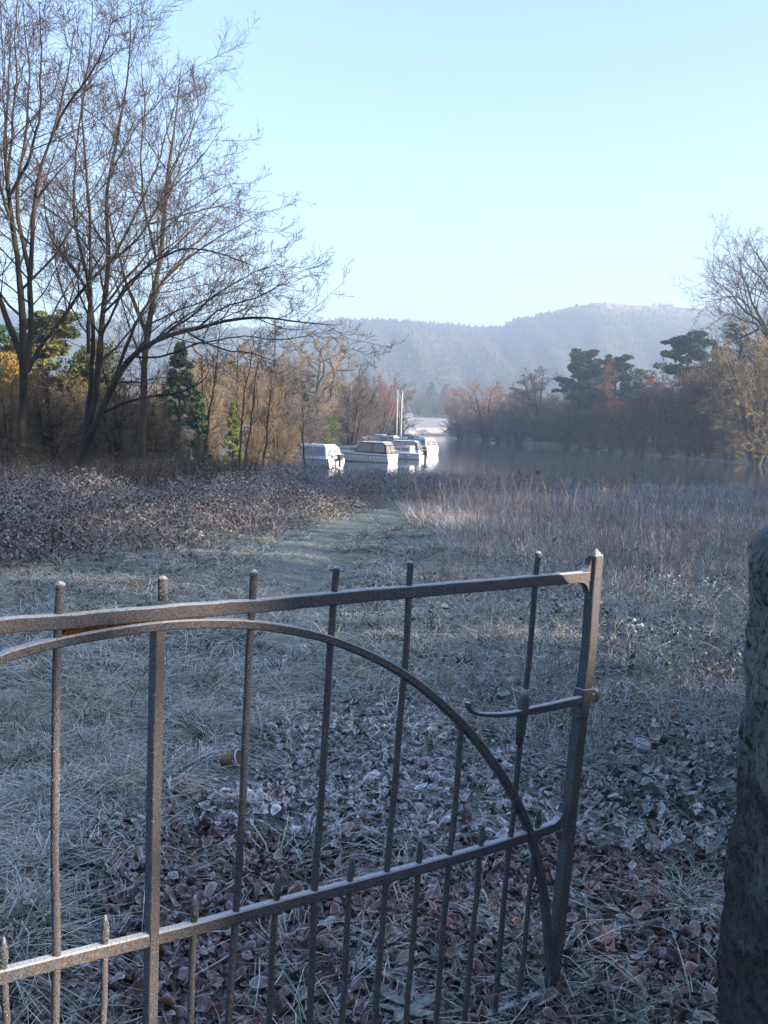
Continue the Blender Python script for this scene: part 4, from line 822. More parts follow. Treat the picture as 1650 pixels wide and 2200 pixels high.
for pts, kind, rad in bars:
    P = smooth_pts(gp(bot_line(pts)), 40); P[1:-1, 0] += np.interp(np.linspace(0, 1, 38), np.linspace(0, 1, 8), rng.normal(0, .0012, 8)); n = len(P); rr_ = .93 * rad * (1 + rng.normal(0, .03, n))
    q = MB(); q.tube(P, rr_, 12, False); bo = q.build('bar', M['iron'], gate, smooth=True)
    if kind == 'round':
        z = P[0]; q = MB(); a = np.linspace(0, math.pi / 2, 5); q.tube([(z[0], z[1], z[2] - .002)] + [(z[0], z[1], z[2] + 1.1 * rad * 1.12 * math.sin(t)) for t in a], [rad * 1.12] + [max(rad * 1.12 * math.cos(t), .0004) for t in a], 12); q.build('finial', M['iron'], bo, smooth=True)
    elif kind == 'point':
        z = P[0]; q = MB(); q.tube([(z[0], z[1], z[2] - .03), (z[0], z[1], z[2] - .01), (z[0], z[1], z[2] + .005), (z[0] + .001, z[1], z[2] + .024)], [rad * 1.0, rad * 1.08, rad * .8, .0012], 10); q.build('finial', M['iron'], bo, smooth=True)
for t in range(-4, 0):                    # bars of the hinge side, left of the view
    s_ = G(130, 1311)[0] + t * .213; zt = float(np.interp(s_, tr_[:, 0], tr_[:, 2])); MB().tube([(s_, 0, .03), (s_, 0, .6), (s_, 0, zt + .05)], .0088, 12).build('bar', M['iron'], gate, smooth=True)
# square posts
def sqpost(pts, w_s, w_n, name, tip=True, yoff=0.0, n=36):
    P = smooth_pts(gp(pts), n); V = []
    for p in P[::-1]: V += [(p[0] - w_s / 2, -w_n * .35 + yoff, p[2]), (p[0] + w_s / 2, -w_n * .35 + yoff, p[2]), (p[0] + w_s / 2, w_n * .65 + yoff, p[2]), (p[0] - w_s / 2, w_n * .65 + yoff, p[2])]
    Fs = [(i * 4 + j, i * 4 + (j + 1) % 4, (i + 1) * 4 + (j + 1) % 4, (i + 1) * 4 + j) for i in range(n - 1) for j in range(4)] + [(3, 2, 1, 0)]; e = (n - 1) * 4
    if tip:
        p = P[0]; V.append((p[0], w_n * .15 + yoff, p[2] + .022)); k = len(V) - 1; Fs += [(e + j, e + (j + 1) % 4, k) for j in range(4)]
    else: Fs.append((e, e + 1, e + 2, e + 3))
    o = MB().add(V, Fs).build(name, M['iron'], gate)
    bv = o.modifiers.new('bevel', 'BEVEL'); bv.width = .002; bv.segments = 1; bv.limit_method = 'ANGLE'; bv.angle_limit = .6; return o
sqpost(bot_line([(341, 1342), (337, 1500), (332, 1750), (328, 2000), (324, 2200)]), .021, .033, 'centre_post', False)
P = gp([(349, 1290), (349, 1248)]); fin = MB(); zt = P[1]; a = np.linspace(0, math.pi / 2, 5); fin.tube([tuple(P[0])] + [(zt[0], 0, zt[2] + .010 * math.sin(t)) for t in a], [.0095] + [max(.0098 * math.cos(t), .0004) for t in a], 12).build('finial', M['iron'], gate, smooth=True)
sqpost([(1283, 1195), (1278, 1240), (1268, 1400), (1256, 1490), (1246, 1560), (1226, 1750), (1206, 1950), (1184, 2150)], .031, .034, 'end_post')
sqpost([(1258, 1478), (1250, 1520), (1246, 1540)], .037, .039, 'post_socket', False, yoff=-.001, n=8)
# fillets between rails and end post
def fillet(cx, zc, r, sy, w=.022):        # small curved gusset, sy = +1 above the rail, -1 below
    a = np.linspace(0, math.pi / 2, 7); pr = [(0, 0)] + [(-r + r * math.sin(t), sy * (r - r * math.cos(t))) for t in a]; n = len(pr)
    V = [(cx + x, -w / 2, zc + z) for x, z in pr] + [(cx + x, w / 2, zc + z) for x, z in pr]
    MB().add(V, [tuple(range(n)), tuple(range(2 * n - 1, n - 1, -1))] + [(i, i + n, (i + 1) % n + n, (i + 1) % n) for i in range(n)]).build('gusset', M['iron'], gate)
e1 = G(1262, 1231); z1 = float(np.interp(e1[0] - .03, tr_[:, 0], tr_[:, 2])); fillet(e1[0] + .002, z1 + .0135, .036, 1); fillet(e1[0] - .002, z1 - .0135, .034, -1)
e2 = G(1205, 1770); z2 = float(np.interp(e2[0] - .03, lr[:, 0], lr[:, 2])); fillet(e2[0] + .002, z2 + .012, .048, 1); fillet(e2[0] - .004, z2 - .012, .032, -1)
# latch bar with curled end, collar on the bar
la = smooth_pts(gp([(1003, 1508), (1000, 1518), (1008, 1529), (1030, 1535), (1080, 1535), (1122, 1529), (1180, 1518), (1252, 1502), (1272, 1497)]), 40)
sec = np.array([rect(hh, -.012, .006, .002) for hh in np.interp(np.linspace(0, 1, 40), [0, .12, .4, .5, 1], [.009, .010, .013, .020, .024])]); lo = MB().sweep(la, sec, AX).build('latch_bar', M['iron'], gate)
kn = gp([(1277, 1494)])[0]; MB().blob((kn[0] + .004, 0, kn[2]), (.014, .013, .019)).build('latch_knob', M['iron'], lo, smooth=True)
cp = gp([(1128, 1480), (1126, 1505), (1123, 1528), (1119, 1560), (1115, 1600)]); MB().tube(cp, [.0095, .013, .017, .013, .0095], 10).build('collar', M['iron'], gate, smooth=True)
MB().sweep([(s_left, .002, -.0 + .03), (G(1180, 2150)[0], .002, .02)], rect(.03, -.010, .012), AX).build('bottom_rail', M['iron'], gate)
# hinge post off to the left
MB().box((s_left - .02, .0, .62), (.04, .04, 1.3)).build('hinge_post', M['iron'], gate)

# hoar frost: tiny crystals standing on every surface of the iron, thickest on top faces and finials
bpy.context.view_layer.update(); gf = np.random.default_rng(77); FV = []; Mi = np.array(gate.matrix_world.inverted())
def rime(o):
    me = o.data; me.calc_loop_triangles(); co = np.empty(len(me.vertices) * 3, np.float32); me.vertices.foreach_get('co', co); co = co.reshape(-1, 3).astype(float); t = np.array([tuple(x.vertices) for x in me.loop_triangles]); A_, B_, C_ = co[t[:, 0]], co[t[:, 1]], co[t[:, 2]]
    nr = np.cross(B_ - A_, C_ - A_); ar = np.linalg.norm(nr, axis=1) / 2; nr = norm(nr); cen = (A_ + B_ + C_) / 3; ok = nr[:, 2] > .4
    dens = 15000 + 110000 * ok + 70000 * (o.name.startswith('finial')); m_ = gf.poisson(ar * dens); I = np.repeat(np.arange(len(t)), m_); k = len(I)
    u, v = gf.uniform(0, 1, (k, 1)), gf.uniform(0, 1, (k, 1)); f = (u + v) > 1; u = np.where(f, 1 - u, u); v = np.where(f, 1 - v, v); P = A_[I] + u * (B_ - A_)[I] + v * (C_ - A_)[I]
    n_ = norm(nr[I] + gf.normal(0, .5, (k, 3))); sd = norm(np.cross(n_, gf.normal(size=(k, 3)))); L = gf.uniform(.0006, .0021, (k, 1)) * (1 + .6 * ok[I][:, None]); w = .00055
    FV.append(np.stack([P - sd * w, P + sd * w, P + n_ * L], 1).reshape(-1, 3))
for o in [q for q in gate.children_recursive if q.type == 'MESH' and q.name.split('.')[0] not in ('rust_packing', 'hinge_post')]: rime(o)
FV = np.concatenate(FV); print('rime', len(FV) // 3)
M['rime'] = simple('hoar_frost', (.74, .78, .82), (.84, .86, .90), 60)
link('hoar_frost', mesh_np('hoar_frost', FV, tris=np.arange(len(FV)).reshape(-1, 3), mats=[M['rime']]), gate, kind='stuff')

# ------------------------------------------------------------------ granite gatepost
gpx = [(1650, 1122), (1622, 1140), (1603, 1172), (1598, 1215), (1606, 1290), (1601, 1360), (1588, 1410), (1583, 1490), (1574, 1560), (1568, 1640), (1566, 1720), (1556, 1820), (1548, 1920), (1541, 2020), (1531, 2180), (1515, 2420)]
YP = 2.35; edge = np.array([at(a, b, YP + .13) for a, b in gpx])[:, [0, 2]]; order = np.argsort(edge[:, 1]); ez = edge[order, 1]; ex = edge[order, 0]
zs = np.concatenate([np.linspace(-.25, ez.max() - .10, 90), ez.max() - .10 + .13 * np.sin(np.linspace(.1, math.pi / 2, 12))]); cx = 1.06; na = 72; V = []
for z in zs:
    k = max(0.02, math.cos(math.asin(min(1, max(0, (z - (ez.max() - .10)) / .13)))) if z > ez.max() - .10 else 1.0)
    xl = np.interp(min(z, 1.30), ez, ex); hw = (cx - xl) * (k ** .55)
    for j in range(na):
        a = 2 * math.pi * j / na; c_, s_ = math.cos(a), math.sin(a); p = 4.0; rr_ = 1 / (abs(c_) ** p + abs(s_) ** p) ** (1 / p)
        nz_ = .006 * math.sin(7 * z + 2 * a) + .004 * math.sin(23 * z - 5 * a + 1) + .003 * math.sin(61 * z + 13 * a) + rng.normal(0, .0016)
        V.append((cx + (hw + nz_) * rr_ * c_, YP + (.19 * k ** .55 + nz_) * rr_ * s_, z + .01 * math.sin(4 * a)))
n = len(zs); Fs = [(i * na + j, i * na + (j + 1) % na, (i + 1) * na + (j + 1) % na, (i + 1) * na + j) for i in range(n - 1) for j in range(na)] + [tuple(range((n - 1) * na, n * na))]
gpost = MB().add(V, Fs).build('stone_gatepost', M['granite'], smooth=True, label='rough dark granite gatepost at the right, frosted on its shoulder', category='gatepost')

# ------------------------------------------------------------------ dead leaves
def leaf_variant(g, lobed=False):
    n = 10; a = np.linspace(0, 2 * math.pi, n, endpoint=False); x = np.cos(a); y = np.sin(a) * .56
    if lobed: k = 1 + .28 * np.cos(5 * a); x *= k; y = np.sin(a) * .95 * k
    else: x = x * (1 + .22 * np.maximum(np.cos(a), 0) ** 6); y = y * (1 - .22 * np.cos(a)) * g.uniform(.8, 1.15)
    c1 = g.uniform(-.9, 1.5); c2 = g.uniform(-.6, .9); tw = g.uniform(-.5, .5)
    def zf(x, y): return c1 * y * y * 1.2 + c2 * x * x * .35 + tw * x * y + .10 * abs(y)
    ring = np.stack([x, y, zf(x, y) + g.normal(0, .05, n)], -1); inn = np.stack([x * .74, y * .74, zf(x * .74, y * .74)], -1); V = np.concatenate([[[0, 0, 0]], inn, ring])
    j = np.arange(n); jn = (j + 1) % n; Q = np.stack([1 + j, 1 + n + j, 1 + n + jn, 1 + jn], -1); Tt = np.stack([np.zeros(n, int), 1 + j, 1 + jn], -1)
    rim = np.r_[.0, g.uniform(0, .35, n), g.uniform(.35, 1., n)]; return V, Q, Tt, rim
gl_ = np.random.default_rng(31); variants = [leaf_variant(gl_) for _ in range(9)] + [leaf_variant(gl_, True) for _ in range(2)]
def rotm(rx, ry, rz):
    cx_, sx, cy_, sy, cz, sz = np.cos(rx), np.sin(rx), np.cos(ry), np.sin(ry), np.cos(rz), np.sin(rz); o = np.zeros((len(rx), 3, 3))
    o[:, 0, 0] = cy_ * cz; o[:, 0, 1] = sx * sy * cz - cx_ * sz; o[:, 0, 2] = cx_ * sy * cz + sx * sz; o[:, 1, 0] = cy_ * sz; o[:, 1, 1] = sx * sy * sz + cx_ * cz; o[:, 1, 2] = cx_ * sy * sz - sx * cz; o[:, 2, 0] = -sy; o[:, 2, 1] = sx * cy_; o[:, 2, 2] = cx_ * cy_; return o
def scatter_leaves(name, mat, X, Y, Z, size, g, tilt=.45, vs=variants, parent=None, wide=1.0):
    Vs = []; Qs = []; Ts = []; Cs = []; b = 0; var = g.integers(0, len(vs), len(X)); n_all = len(X)
    for vi, (V, Q, Tt, rim) in enumerate(vs):
        I = np.where(var == vi)[0]; k = len(I)
        if not k: continue
        Rm = rotm(g.normal(0, tilt, k), g.normal(0, tilt, k), g.uniform(0, 6.28, k)); P = np.einsum('kij,vj->kvi', Rm, V * np.array([1, wide, 1])) * size[I][:, None, None] / 2 + np.stack([X[I], Y[I], Z[I]], -1)[:, None]
        m_ = len(V); Vs.append(P.reshape(-1, 3)); o = (b + np.arange(k) * m_)[:, None, None]; Qs.append((Q[None] + o).reshape(-1, 4)); Ts.append((Tt[None] + o).reshape(-1, 3)); b += k * m_
        c = np.zeros((k, m_, 3)); c[..., 0] = rim[None]; c[..., 1] = g.uniform(0, 1, (k, 1)); c[..., 2] = g.uniform(0, 1, (k, 1)); Cs.append(c.reshape(-1, 3))
    me = mesh_np(name, np.concatenate(Vs), np.concatenate(Qs), np.concatenate(Ts), np.concatenate(Cs), mats=[mat]); return link(name, me, parent, kind='stuff')
SPOTS = [ground_hit(492, 1668), ground_hit(1378, 1625)]
def clear(X, Y): return np.min([np.hypot(X - q[0], (Y - q[1] + .05) * .75) for q in SPOTS], axis=0) > .13
def leafzone(X, Y):                       # where the beech litter lies
    left = np.interp(Y, [2.0, 2.9, 3.9, 4.75, 5.4, 6.2, 7.5], [-1.3, -1.25, -1.15, -.9, -.62, -.35, .1])
    d = sm(X - left, -.45, .35) * (1 - sm(Y, 5.2, 7.4)); n = np.sin(X * 5.1 + 1.3 * np.sin(Y * 3)) * np.sin(Y * 4.3 + X * 2) * .35
    return np.clip(d + n * (d > .05) * (d < .98), 0, 1)
def lite(v):                              # the same leaf without its inner ring, for farther off
    V, Q, Tt, rim = v; n = 10; j = np.arange(n); V2 = np.concatenate([V[:1], V[11:]]); return V2, np.zeros((0, 4), int), np.stack([np.zeros(n, int), 1 + j, 1 + (j + 1) % n], -1), np.r_[0., np.ones(n)]
for (n, y0, y1, vs) in [(15000, 1.7, 3.9, variants), (26000, 3.9, 8.0, [lite(v) for v in variants])]:
    g = np.random.default_rng(int(y0 * 10)); X = g.uniform(-.46, .46, n); Y = g.uniform(y0 * y0, y1 * y1, n) ** .5; X = X * Y
    keep = g.uniform(0, 1, n) < leafzone(X, Y) + .02 * (Y < 9); X, Y = X[keep], Y[keep]; keep = ~((np.abs(X - cx) < .2) & (np.abs(Y - YP) < .15)) & (clear(X, Y) | (g.uniform(0, 1, len(X)) < .15)); X, Y = X[keep], Y[keep]
    Z = gz(X, Y) + .006 + np.abs(g.normal(0, .013, len(X))); scatter_leaves('leaf_litter', M['leaf'], X, Y, Z, (.020 + .045 * g.uniform(0, 1, len(X)) ** 1.6), g, tilt=.6, vs=vs)
g = np.random.default_rng(88); n = 700; Y = g.uniform(2.2, 7, n); X = g.uniform(-.42, .44, n) * Y; kp = leafzone(X, Y) > .3; X, Y = X[kp], Y[kp]; n = len(X); a = g.uniform(0, 6.28, n); L = g.uniform(.03, .16, n)
P0 = np.stack([X, Y, gz(X, Y) + .03], -1); Pt = P0[:, None] + (np.stack([np.cos(a), np.sin(a), g.normal(0, .15, n)], -1) * L[:, None])[:, None] * np.linspace(0, 1, 4)[None, :, None]; Pt[:, 1:] += g.normal(0, .004, (n, 3, 3))
stuff(link('fallen_twigs', tmesh('fallen_twigs', [(Pt, np.full((n, 4), .0016) * g.uniform(.6, 1.6, (n, 1)), 4)], M['stalk'])))
# the leaves that show largest are separate pieces of the ground
lm = []
for V, Q, Tt, rim in variants:
    c = np.zeros((len(V), 3)); c[:, 0] = rim; c[:, 2] = .2; lm.append(mesh_np('fallen_leaf', V / 2, Q, Tt, c, mats=[M['leaf']]))
k = 0
while k < 300:
    x_ = g.uniform(-1.3, 1.7); y_ = g.uniform(2.1, 5.0)
    if g.uniform() > leafzone(np.array(x_), np.array(y_)) or not clear(np.array([x_]), np.array([y_]))[0] or (abs(x_ - cx) < .3 and abs(y_ - YP) < .25): continue
    o = link('fallen_leaf', lm[k % len(lm)], ground); s_ = g.uniform(.040, .068); o.scale = (s_, s_, s_); o.location = (x_, y_, float(gz(x_, y_)) + .035); o.rotation_euler = (g.normal(0, .45), g.normal(0, .45), g.uniform(0, 6.28)); k += 1

# ------------------------------------------------------------------ grass
def grass(name, mat, X, Y, Lm, g, bend=.5, wid=.004, nseg=3, lean=.5, tuft=True):
    n = len(X); a = g.uniform(0, 6.28, n); L = Lm * g.uniform(.5, 1.3, n); ln = np.abs(g.normal(lean, .25, n))
    if tuft: a = (np.sin(X * 2.3 + 1) + np.sin(Y * 1.9 + X)) * 1.6 + g.normal(0, 1.1, n)
    td = np.stack([np.cos(a) * ln, np.sin(a) * ln, np.ones(n)], -1); td = norm(td) * L[:, None]; base = np.stack([X, Y, gz(X, Y) - .01], -1)
    return stripobj(name, mat, base, td, np.full(n, wid) * g.uniform(.7, 1.4, n), g, nseg=nseg, bend=bend)
def tussocks(name, mat, X, Y, per, Lm, g, spread=.05, bend=.7, wid=.006, nseg=3, lean=.8):
    k = len(X); big = g.uniform(.5, 1.35, k); Xr = np.repeat(X, per); Yr = np.repeat(Y, per); br = np.repeat(big, per); n = k * per
    a = g.uniform(0, 6.28, n); comb = np.repeat(g.uniform(0, 6.28, k), per); a = a + .8 * np.sin(comb - a); rr = np.abs(g.normal(0, 1, n)) * spread * br
    bx = Xr + np.cos(a) * rr; by = Yr + np.sin(a) * rr; ln = np.clip(rr / spread * lean * .6 + g.uniform(0, .3, n), 0, 2.2)
    td = norm(np.stack([np.cos(a) * ln, np.sin(a) * ln, np.ones(n)], -1)) * (Lm * br * g.uniform(.5, 1.25, n))[:, None]
    return stripobj(name, mat, np.stack([bx, by, gz(bx, by) - .01], -1), td, np.full(n, wid) * g.uniform(.6, 1.3, n), g, nseg=nseg, bend=bend)
def sample(n, x0, x1, y0, y1, dens, g, pw=1.0):
    # uniform over the visible wedge, thinning with distance
    X = []; Y = []; tot = 0
    while tot < n:
        y = y0 * (y1 / y0) ** g.uniform(0, 1, 20000) if pw else g.uniform(y0, y1, 20000); x = g.uniform(x0, x1, 20000) * y
        k = (g.uniform(0, 1, 20000) < dens(x, y)) & clear(x, y); X.append(x[k]); Y.append(y[k]); tot += k.sum()
    return np.concatenate(X)[:n], np.concatenate(Y)[:n]
bramY = ([-12, -6, -4.6, -3, -1.8, -.6, .6, 2, 4, 6, 8, 12, 20, 30], [10, 10.5, 12, 14.5, 18, 24, 29, 32, 34, 37, 41, 49, 56, 62])
def bram(X, Y): return sm(Y - np.interp(X, *bramY), -.8, 1.2) * (1 - sm(Y, 54, 57))
reedY = ([-2, -.3, 1.2, 3, 6, 12], [60, 30, 15.5, 12.5, 12, 11])
def reedm(X, Y): return sm(Y - np.interp(X, *reedY) + 2.2 * np.sin(X * 2.1) * np.sin(Y * .9), -2.5, 3.5) * (1 - sm(Y, 55.5, 57)) * sm(X + .2 * np.sin(Y), .1, .9) * (1 - .85 * bram(X, Y))
tus = lambda X, Y: .55 + .45 * np.sin(X * 2.9 + 2 * np.sin(Y * 1.1)) * np.sin(Y * 2.1 + X)
g = np.random.default_rng(41)
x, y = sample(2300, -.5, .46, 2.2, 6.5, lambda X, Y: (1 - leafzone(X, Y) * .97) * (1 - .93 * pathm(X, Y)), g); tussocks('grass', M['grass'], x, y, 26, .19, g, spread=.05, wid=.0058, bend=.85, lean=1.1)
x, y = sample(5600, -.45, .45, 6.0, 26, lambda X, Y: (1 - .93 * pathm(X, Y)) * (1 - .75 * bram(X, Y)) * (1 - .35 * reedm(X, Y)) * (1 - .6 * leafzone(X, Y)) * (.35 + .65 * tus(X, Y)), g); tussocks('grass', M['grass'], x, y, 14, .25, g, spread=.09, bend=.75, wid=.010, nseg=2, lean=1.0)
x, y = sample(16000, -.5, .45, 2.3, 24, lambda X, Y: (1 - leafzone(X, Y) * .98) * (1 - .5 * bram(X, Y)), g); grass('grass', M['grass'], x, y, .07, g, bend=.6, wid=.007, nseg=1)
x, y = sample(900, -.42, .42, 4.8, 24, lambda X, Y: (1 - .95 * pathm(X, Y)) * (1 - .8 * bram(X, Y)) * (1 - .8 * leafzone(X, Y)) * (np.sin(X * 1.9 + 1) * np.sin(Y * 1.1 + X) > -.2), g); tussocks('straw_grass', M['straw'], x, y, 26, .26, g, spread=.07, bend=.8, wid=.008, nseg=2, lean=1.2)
x, y = sample(30000, -.25, .2, 4.6, 28, lambda X, Y: pathm(X, Y) + .05, g); grass('path_grass', M['path_grass'], x, y, .04, g, bend=.5, wid=.007, nseg=1, tuft=False)
x, y = sample(70, .06, .40, 2.2, 6.5, lambda X, Y: sm(np.sin(X * 3) * np.sin(Y * 2.6), .1, .5) + .1, g); tussocks('grass', M['grass'], x, y, 30, .10, g, spread=.05, wid=.0045)
# dry stems and reeds of the right-hand meadow
g = np.random.default_rng(43)
x, y = sample(62000, -.06, .45, 9.5, 56.5, lambda X, Y: reedm(X, Y) * (.35 + .65 * tus(X * .6, Y * .5)), g); n = len(x); hh = g.uniform(.16, .58, n) * np.where(y < 16, .8, 1) * (.8 + .35 * np.sin(x * .9 + y * .35))
stripobj('dry_stems', M['reed'], np.stack([x, y, gz(x, y) - .02], -1), norm(g.normal(0, .55, (n, 3)) * [1, 1, 0] + [0, 0, 1.]) * hh[:, None], .005 + y * .00030, g, nseg=2, bend=.25)
# taller single stalks and fine branchlets
x, y = sample(1500, -.05, .42, 9, 55, lambda X, Y: reedm(X, Y + 2), g); n = len(x)
P0 = np.stack([x, y, gz(x, y)], -1); hh = g.uniform(.6, 1.2, n); D = norm(g.normal(0, .2, (n, 3)) * [1, 1, 0] + [0, 0, 1.]); Pm = P0[:, None] + D[:, None] * hh[:, None, None] * np.linspace(0, 1, 5)[None, :, None]; Pm[:, 1:] += g.normal(0, .012, (n, 4, 3))
R_ = np.full((n, 5), .0035) * np.linspace(1, .4, 5); ch, cr = sprout(Pm, R_, 5, .3, 35, .3, .1, 3, g, rmin=.002)
me = tmesh('dead_stalks', [(Pm, R_, 3), (ch, cr, 3)], simple('frosted_dead_stalk', (.20, .14, .11), (.30, .24, .21), 3, frost=.8, f0=0)); stuff(link('dead_stalks', me))

# ------------------------------------------------------------------ brambles
def leafquads(n, P, size, g, droop=.3):
    a = g.uniform(0, 6.28, n); d = norm(np.stack([np.cos(a), np.sin(a), g.normal(-droop, .4, n)], -1)); s = norm(np.cross(d, [0, 0, 1.])); up = np.cross(s, d); s = norm(s + up * g.normal(0, .5, (n, 1)))
    L = size * g.uniform(.6, 1.3, n); w = L * .62; f = g.uniform(.05, .35, n)
    A0 = P; B0 = P + d * (L * .55)[:, None] + s * (w / 2)[:, None]; C0 = P + d * L[:, None] - up * (L * .15)[:, None]; D0 = P + d * (L * .5)[:, None] - s * (w / 2)[:, None] + up * (f * w)[:, None]
    V = np.stack([A0, B0, C0, D0], 1).reshape(-1, 3); o = (np.arange(n) * 4)[:, None]; Tt = np.concatenate([o + np.array([[0, 2, 1]]), o + np.array([[0, 3, 2]])])
    r1 = g.uniform(0, 1, n); r2 = g.uniform(0, 1, n); c = np.zeros((n, 4, 3)); c[..., 0] = np.array([.2, 1, .6, 1])[None]; c[..., 1] = r1[:, None]; c[..., 2] = r2[:, None]
    return V, Tt, c.reshape(-1, 3)
def bramble(name, x, y, height, n_per, size, g, mat):
    k = len(x); hm = height(x, y); X = np.repeat(x, n_per) + g.normal(0, .10, k * n_per); Y = np.repeat(y, n_per) + g.normal(0, .10, k * n_per); t = g.uniform(.1, 1, k * n_per) ** .6
    P = np.stack([X, Y, gz(X, Y) + np.repeat(hm * g.uniform(.35, 1.1, k), n_per) * t + g.normal(0, .02, k * n_per)], -1); V, Tt, c = leafquads(len(P), P, size, g)
    return stuff(link(name, mesh_np(name, V, tris=Tt, col=c, mats=[mat])))
def clumps(name, x, y, hfun, per, size, rad, g, mat):
    k = len(x); R_ = rad * g.uniform(.5, 1.35, k); hc = hfun(x, y) * g.uniform(.35, 1.0, k); n = k * per; Rr = np.repeat(R_, per)[:, None]
    d = norm(g.normal(size=(n, 3)) + [0, -.25, .55]); P = np.stack([np.repeat(x, per), np.repeat(y, per), np.repeat(gz(x, y) + hc - R_ * .3, per)], -1) + d * Rr * [1.15, 1.15, .8] * g.uniform(.72, 1.1, (n, 1)); P[:, 2] = np.maximum(P[:, 2], gz(P[:, 0], P[:, 1]) + .02)
    V, Tt, c = leafquads(n, P, size, g, droop=.45); tint = np.repeat(np.repeat(g.uniform(0, 1, k), per), 4); c[:, 1] = (.65 * tint + .35 * c[:, 1]); c[:, 2] = .7 * np.repeat(np.repeat(g.uniform(0, 1, k), per), 4) + .3 * c[:, 2]; return stuff(link(name, mesh_np(name, V, tris=Tt, col=c, mats=[mat])))
lump = lambda X, Y: .72 + .38 * np.sin(X * 1.3 + 1.5 * np.sin(Y * .5)) + .22 * np.sin(X * 3.1 + Y * 1.7)
def bh(X, Y): return lump(X, Y) * (.80 * sm(-X, -3, 3) + .55 * (1 - sm(-X, -3, 3))) * (.25 + .75 * sm(Y - np.interp(X, *bramY), -.5, 3.5))
g = np.random.default_rng(51)
x, y = sample(5000, -.46, .3, 9.5, 57, lambda X, Y: bram(X, Y) * (.25 + .75 * (np.sin(X * 1.7 + 2 * np.sin(Y * .7)) * np.sin(Y * 1.1 + X * .6) > -.35)), g); clumps('bramble_thicket', x, y, bh, 38, .050, .27, g, M['bramble'])
x, y = sample(22000, -.46, .28, 10, 56, lambda X, Y: bram(X, Y) * (.3 + .7 * (np.sin(X * .9 + 2) * np.sin(Y * .5) > -.1)), g); k = len(x)
base = np.stack([x, y, gz(x, y) + bh(x, y) * g.uniform(.0, .7, k)], -1); a = g.uniform(0, 6.28, k); ln = g.uniform(.2, 1.6, k); td = norm(np.stack([np.cos(a) * ln, np.sin(a) * ln, np.ones(k)], -1)) * g.uniform(.3, 1.0, k)[:, None]
stripobj('bramble_canes', M['bramble_brown'], base, td, .006 + y * .0002, g, nseg=3, bend=.5)
# understory twigs at the foot of the left trees
x, y = sample(6000, -.46, -.12, 24, 50, lambda X, Y: (X < -4) * 1.0, g); k = len(x)
stripobj('thicket_twigs', M['thicket'], np.stack([x, y, gz(x, y) + .4], -1), norm(g.normal(0, .45, (k, 3)) * [1, 1, 0] + [0, 0, 1.]) * g.uniform(.3, 1.3, k)[:, None], np.full(k, .018), g, nseg=2, bend=.2)

# ------------------------------------------------------------------ right foreground herbs, brambles, frosted stalks
g = np.random.default_rng(55)
def herbz(X, Y): return sm(Y, 4.6, 6.0) * (1 - sm(Y, 11, 13)) * sm(X - .25 - .05 * Y, 0, .6) * (.06 + .94 * (np.sin(X * 3.3 + Y) * np.sin(Y * 2.3 - X) > .15))
x, y = sample(330, .0, .42, 4.6, 15, lambda X, Y: sm(Y, 4.8, 6.2) * sm(X - .25 - .05 * Y, 0, .6), g); clumps('low_brambles', x, y, lambda X, Y: .16 + .12 * np.sin(X * 2.1 + Y * 1.3), 34, .040, .15, g, M['herb'])
x, y = sample(60, .22, .42, 2.9, 5.2, lambda X, Y: sm(X, .9, 1.3), g); clumps('low_brambles', x, y, lambda X, Y: .10 + 0 * X, 26, .045, .11, g, M['herb'])
x, y = sample(3600, -.02, .42, 4.8, 15, lambda X, Y: sm(X - .25, 0, .8) * .9 + .04, g); n = len(x); P0 = np.stack([x, y, gz(x, y)], -1); hh = g.uniform(.12, .5, n); D = norm(g.normal(0, .75, (n, 3)) * [1, 1, 0] + [0, 0, .8])
Pm = [P0]
for i in range(5): Pm.append(Pm[-1] + D * (hh / 5)[:, None]); D = norm(D + g.normal(0, .13, (n, 3)) - [0, 0, .13])
Pm = np.stack(Pm, 1); R_ = np.full((n, 6), .0028) * np.linspace(1, .5, 6); ch, cr = sprout(Pm, R_, 3, .35, 45, .1, .15, 3, g, rmin=.0018)
M['stalk'] = M.get('stalk') or simple('rimed_stalk', (.16, .12, .10), (.26, .22, .19), 4, frost=.9, f0=-.2); stuff(link('frosted_stalks', tmesh('frosted_stalks', [(Pm, R_, 4), (ch, cr, 3)], M['stalk'])))
# leafy sprays beside the gatepost, grass tussocks
def spray(px, py, n, size, label, spread=.16):
    b = ground_hit(px, py); o = empty('bramble_spray', b, label=label, category='bramble'); P = g.normal(0, 1, (n, 3)) * [spread, spread, .05] + [0, 0, .13]
    V, Q, Tt, rim = variants[2]
    for k in range(n):
        Rr = rotm(np.array([g.normal(0, .4)]), np.array([g.normal(.2, .4)]), np.array([g.uniform(0, 6.28)]))[0]; Vv = (V * [1, 1.15, 1]) @ Rr.T * size * g.uniform(.35, .6) + P[k]; c = np.zeros((len(V), 3)); c[:, 0] = rim; c[:, 1] = g.uniform(); c[:, 2] = g.uniform(0, .6)
        link('leaf', mesh_np('leaf', Vv, Q, Tt, c, mats=[M['herb']]), o)
    q = MB()
    for k in range(max(4, n // 3)): e = P[g.integers(0, n)]; q.tube([(0, 0, -.01), (e[0] * .4, e[1] * .4, e[2] * .8), tuple(e)], [.003, .0025, .0015], 4)
    q.build('stem', M['stalk'], o)
spray(1490, 1760, 34, .075, 'bramble spray with broad frosted leaves against the granite gatepost')
spray(1425, 1660, 16, .065, 'green-leaved bramble spray left of the gatepost, above the broad frosted one', .12)
spray(1300, 1470, 22, .06, 'round frosted leaf clump just right of the gate post latch', .10)
spray(930, 1345, 20, .075, 'dark leafy clump beside the path, between two gate bars', .16)
spray(1040, 1480, 26, .07, 'cluster of broad dark leaves behind the curled latch bar', .2)
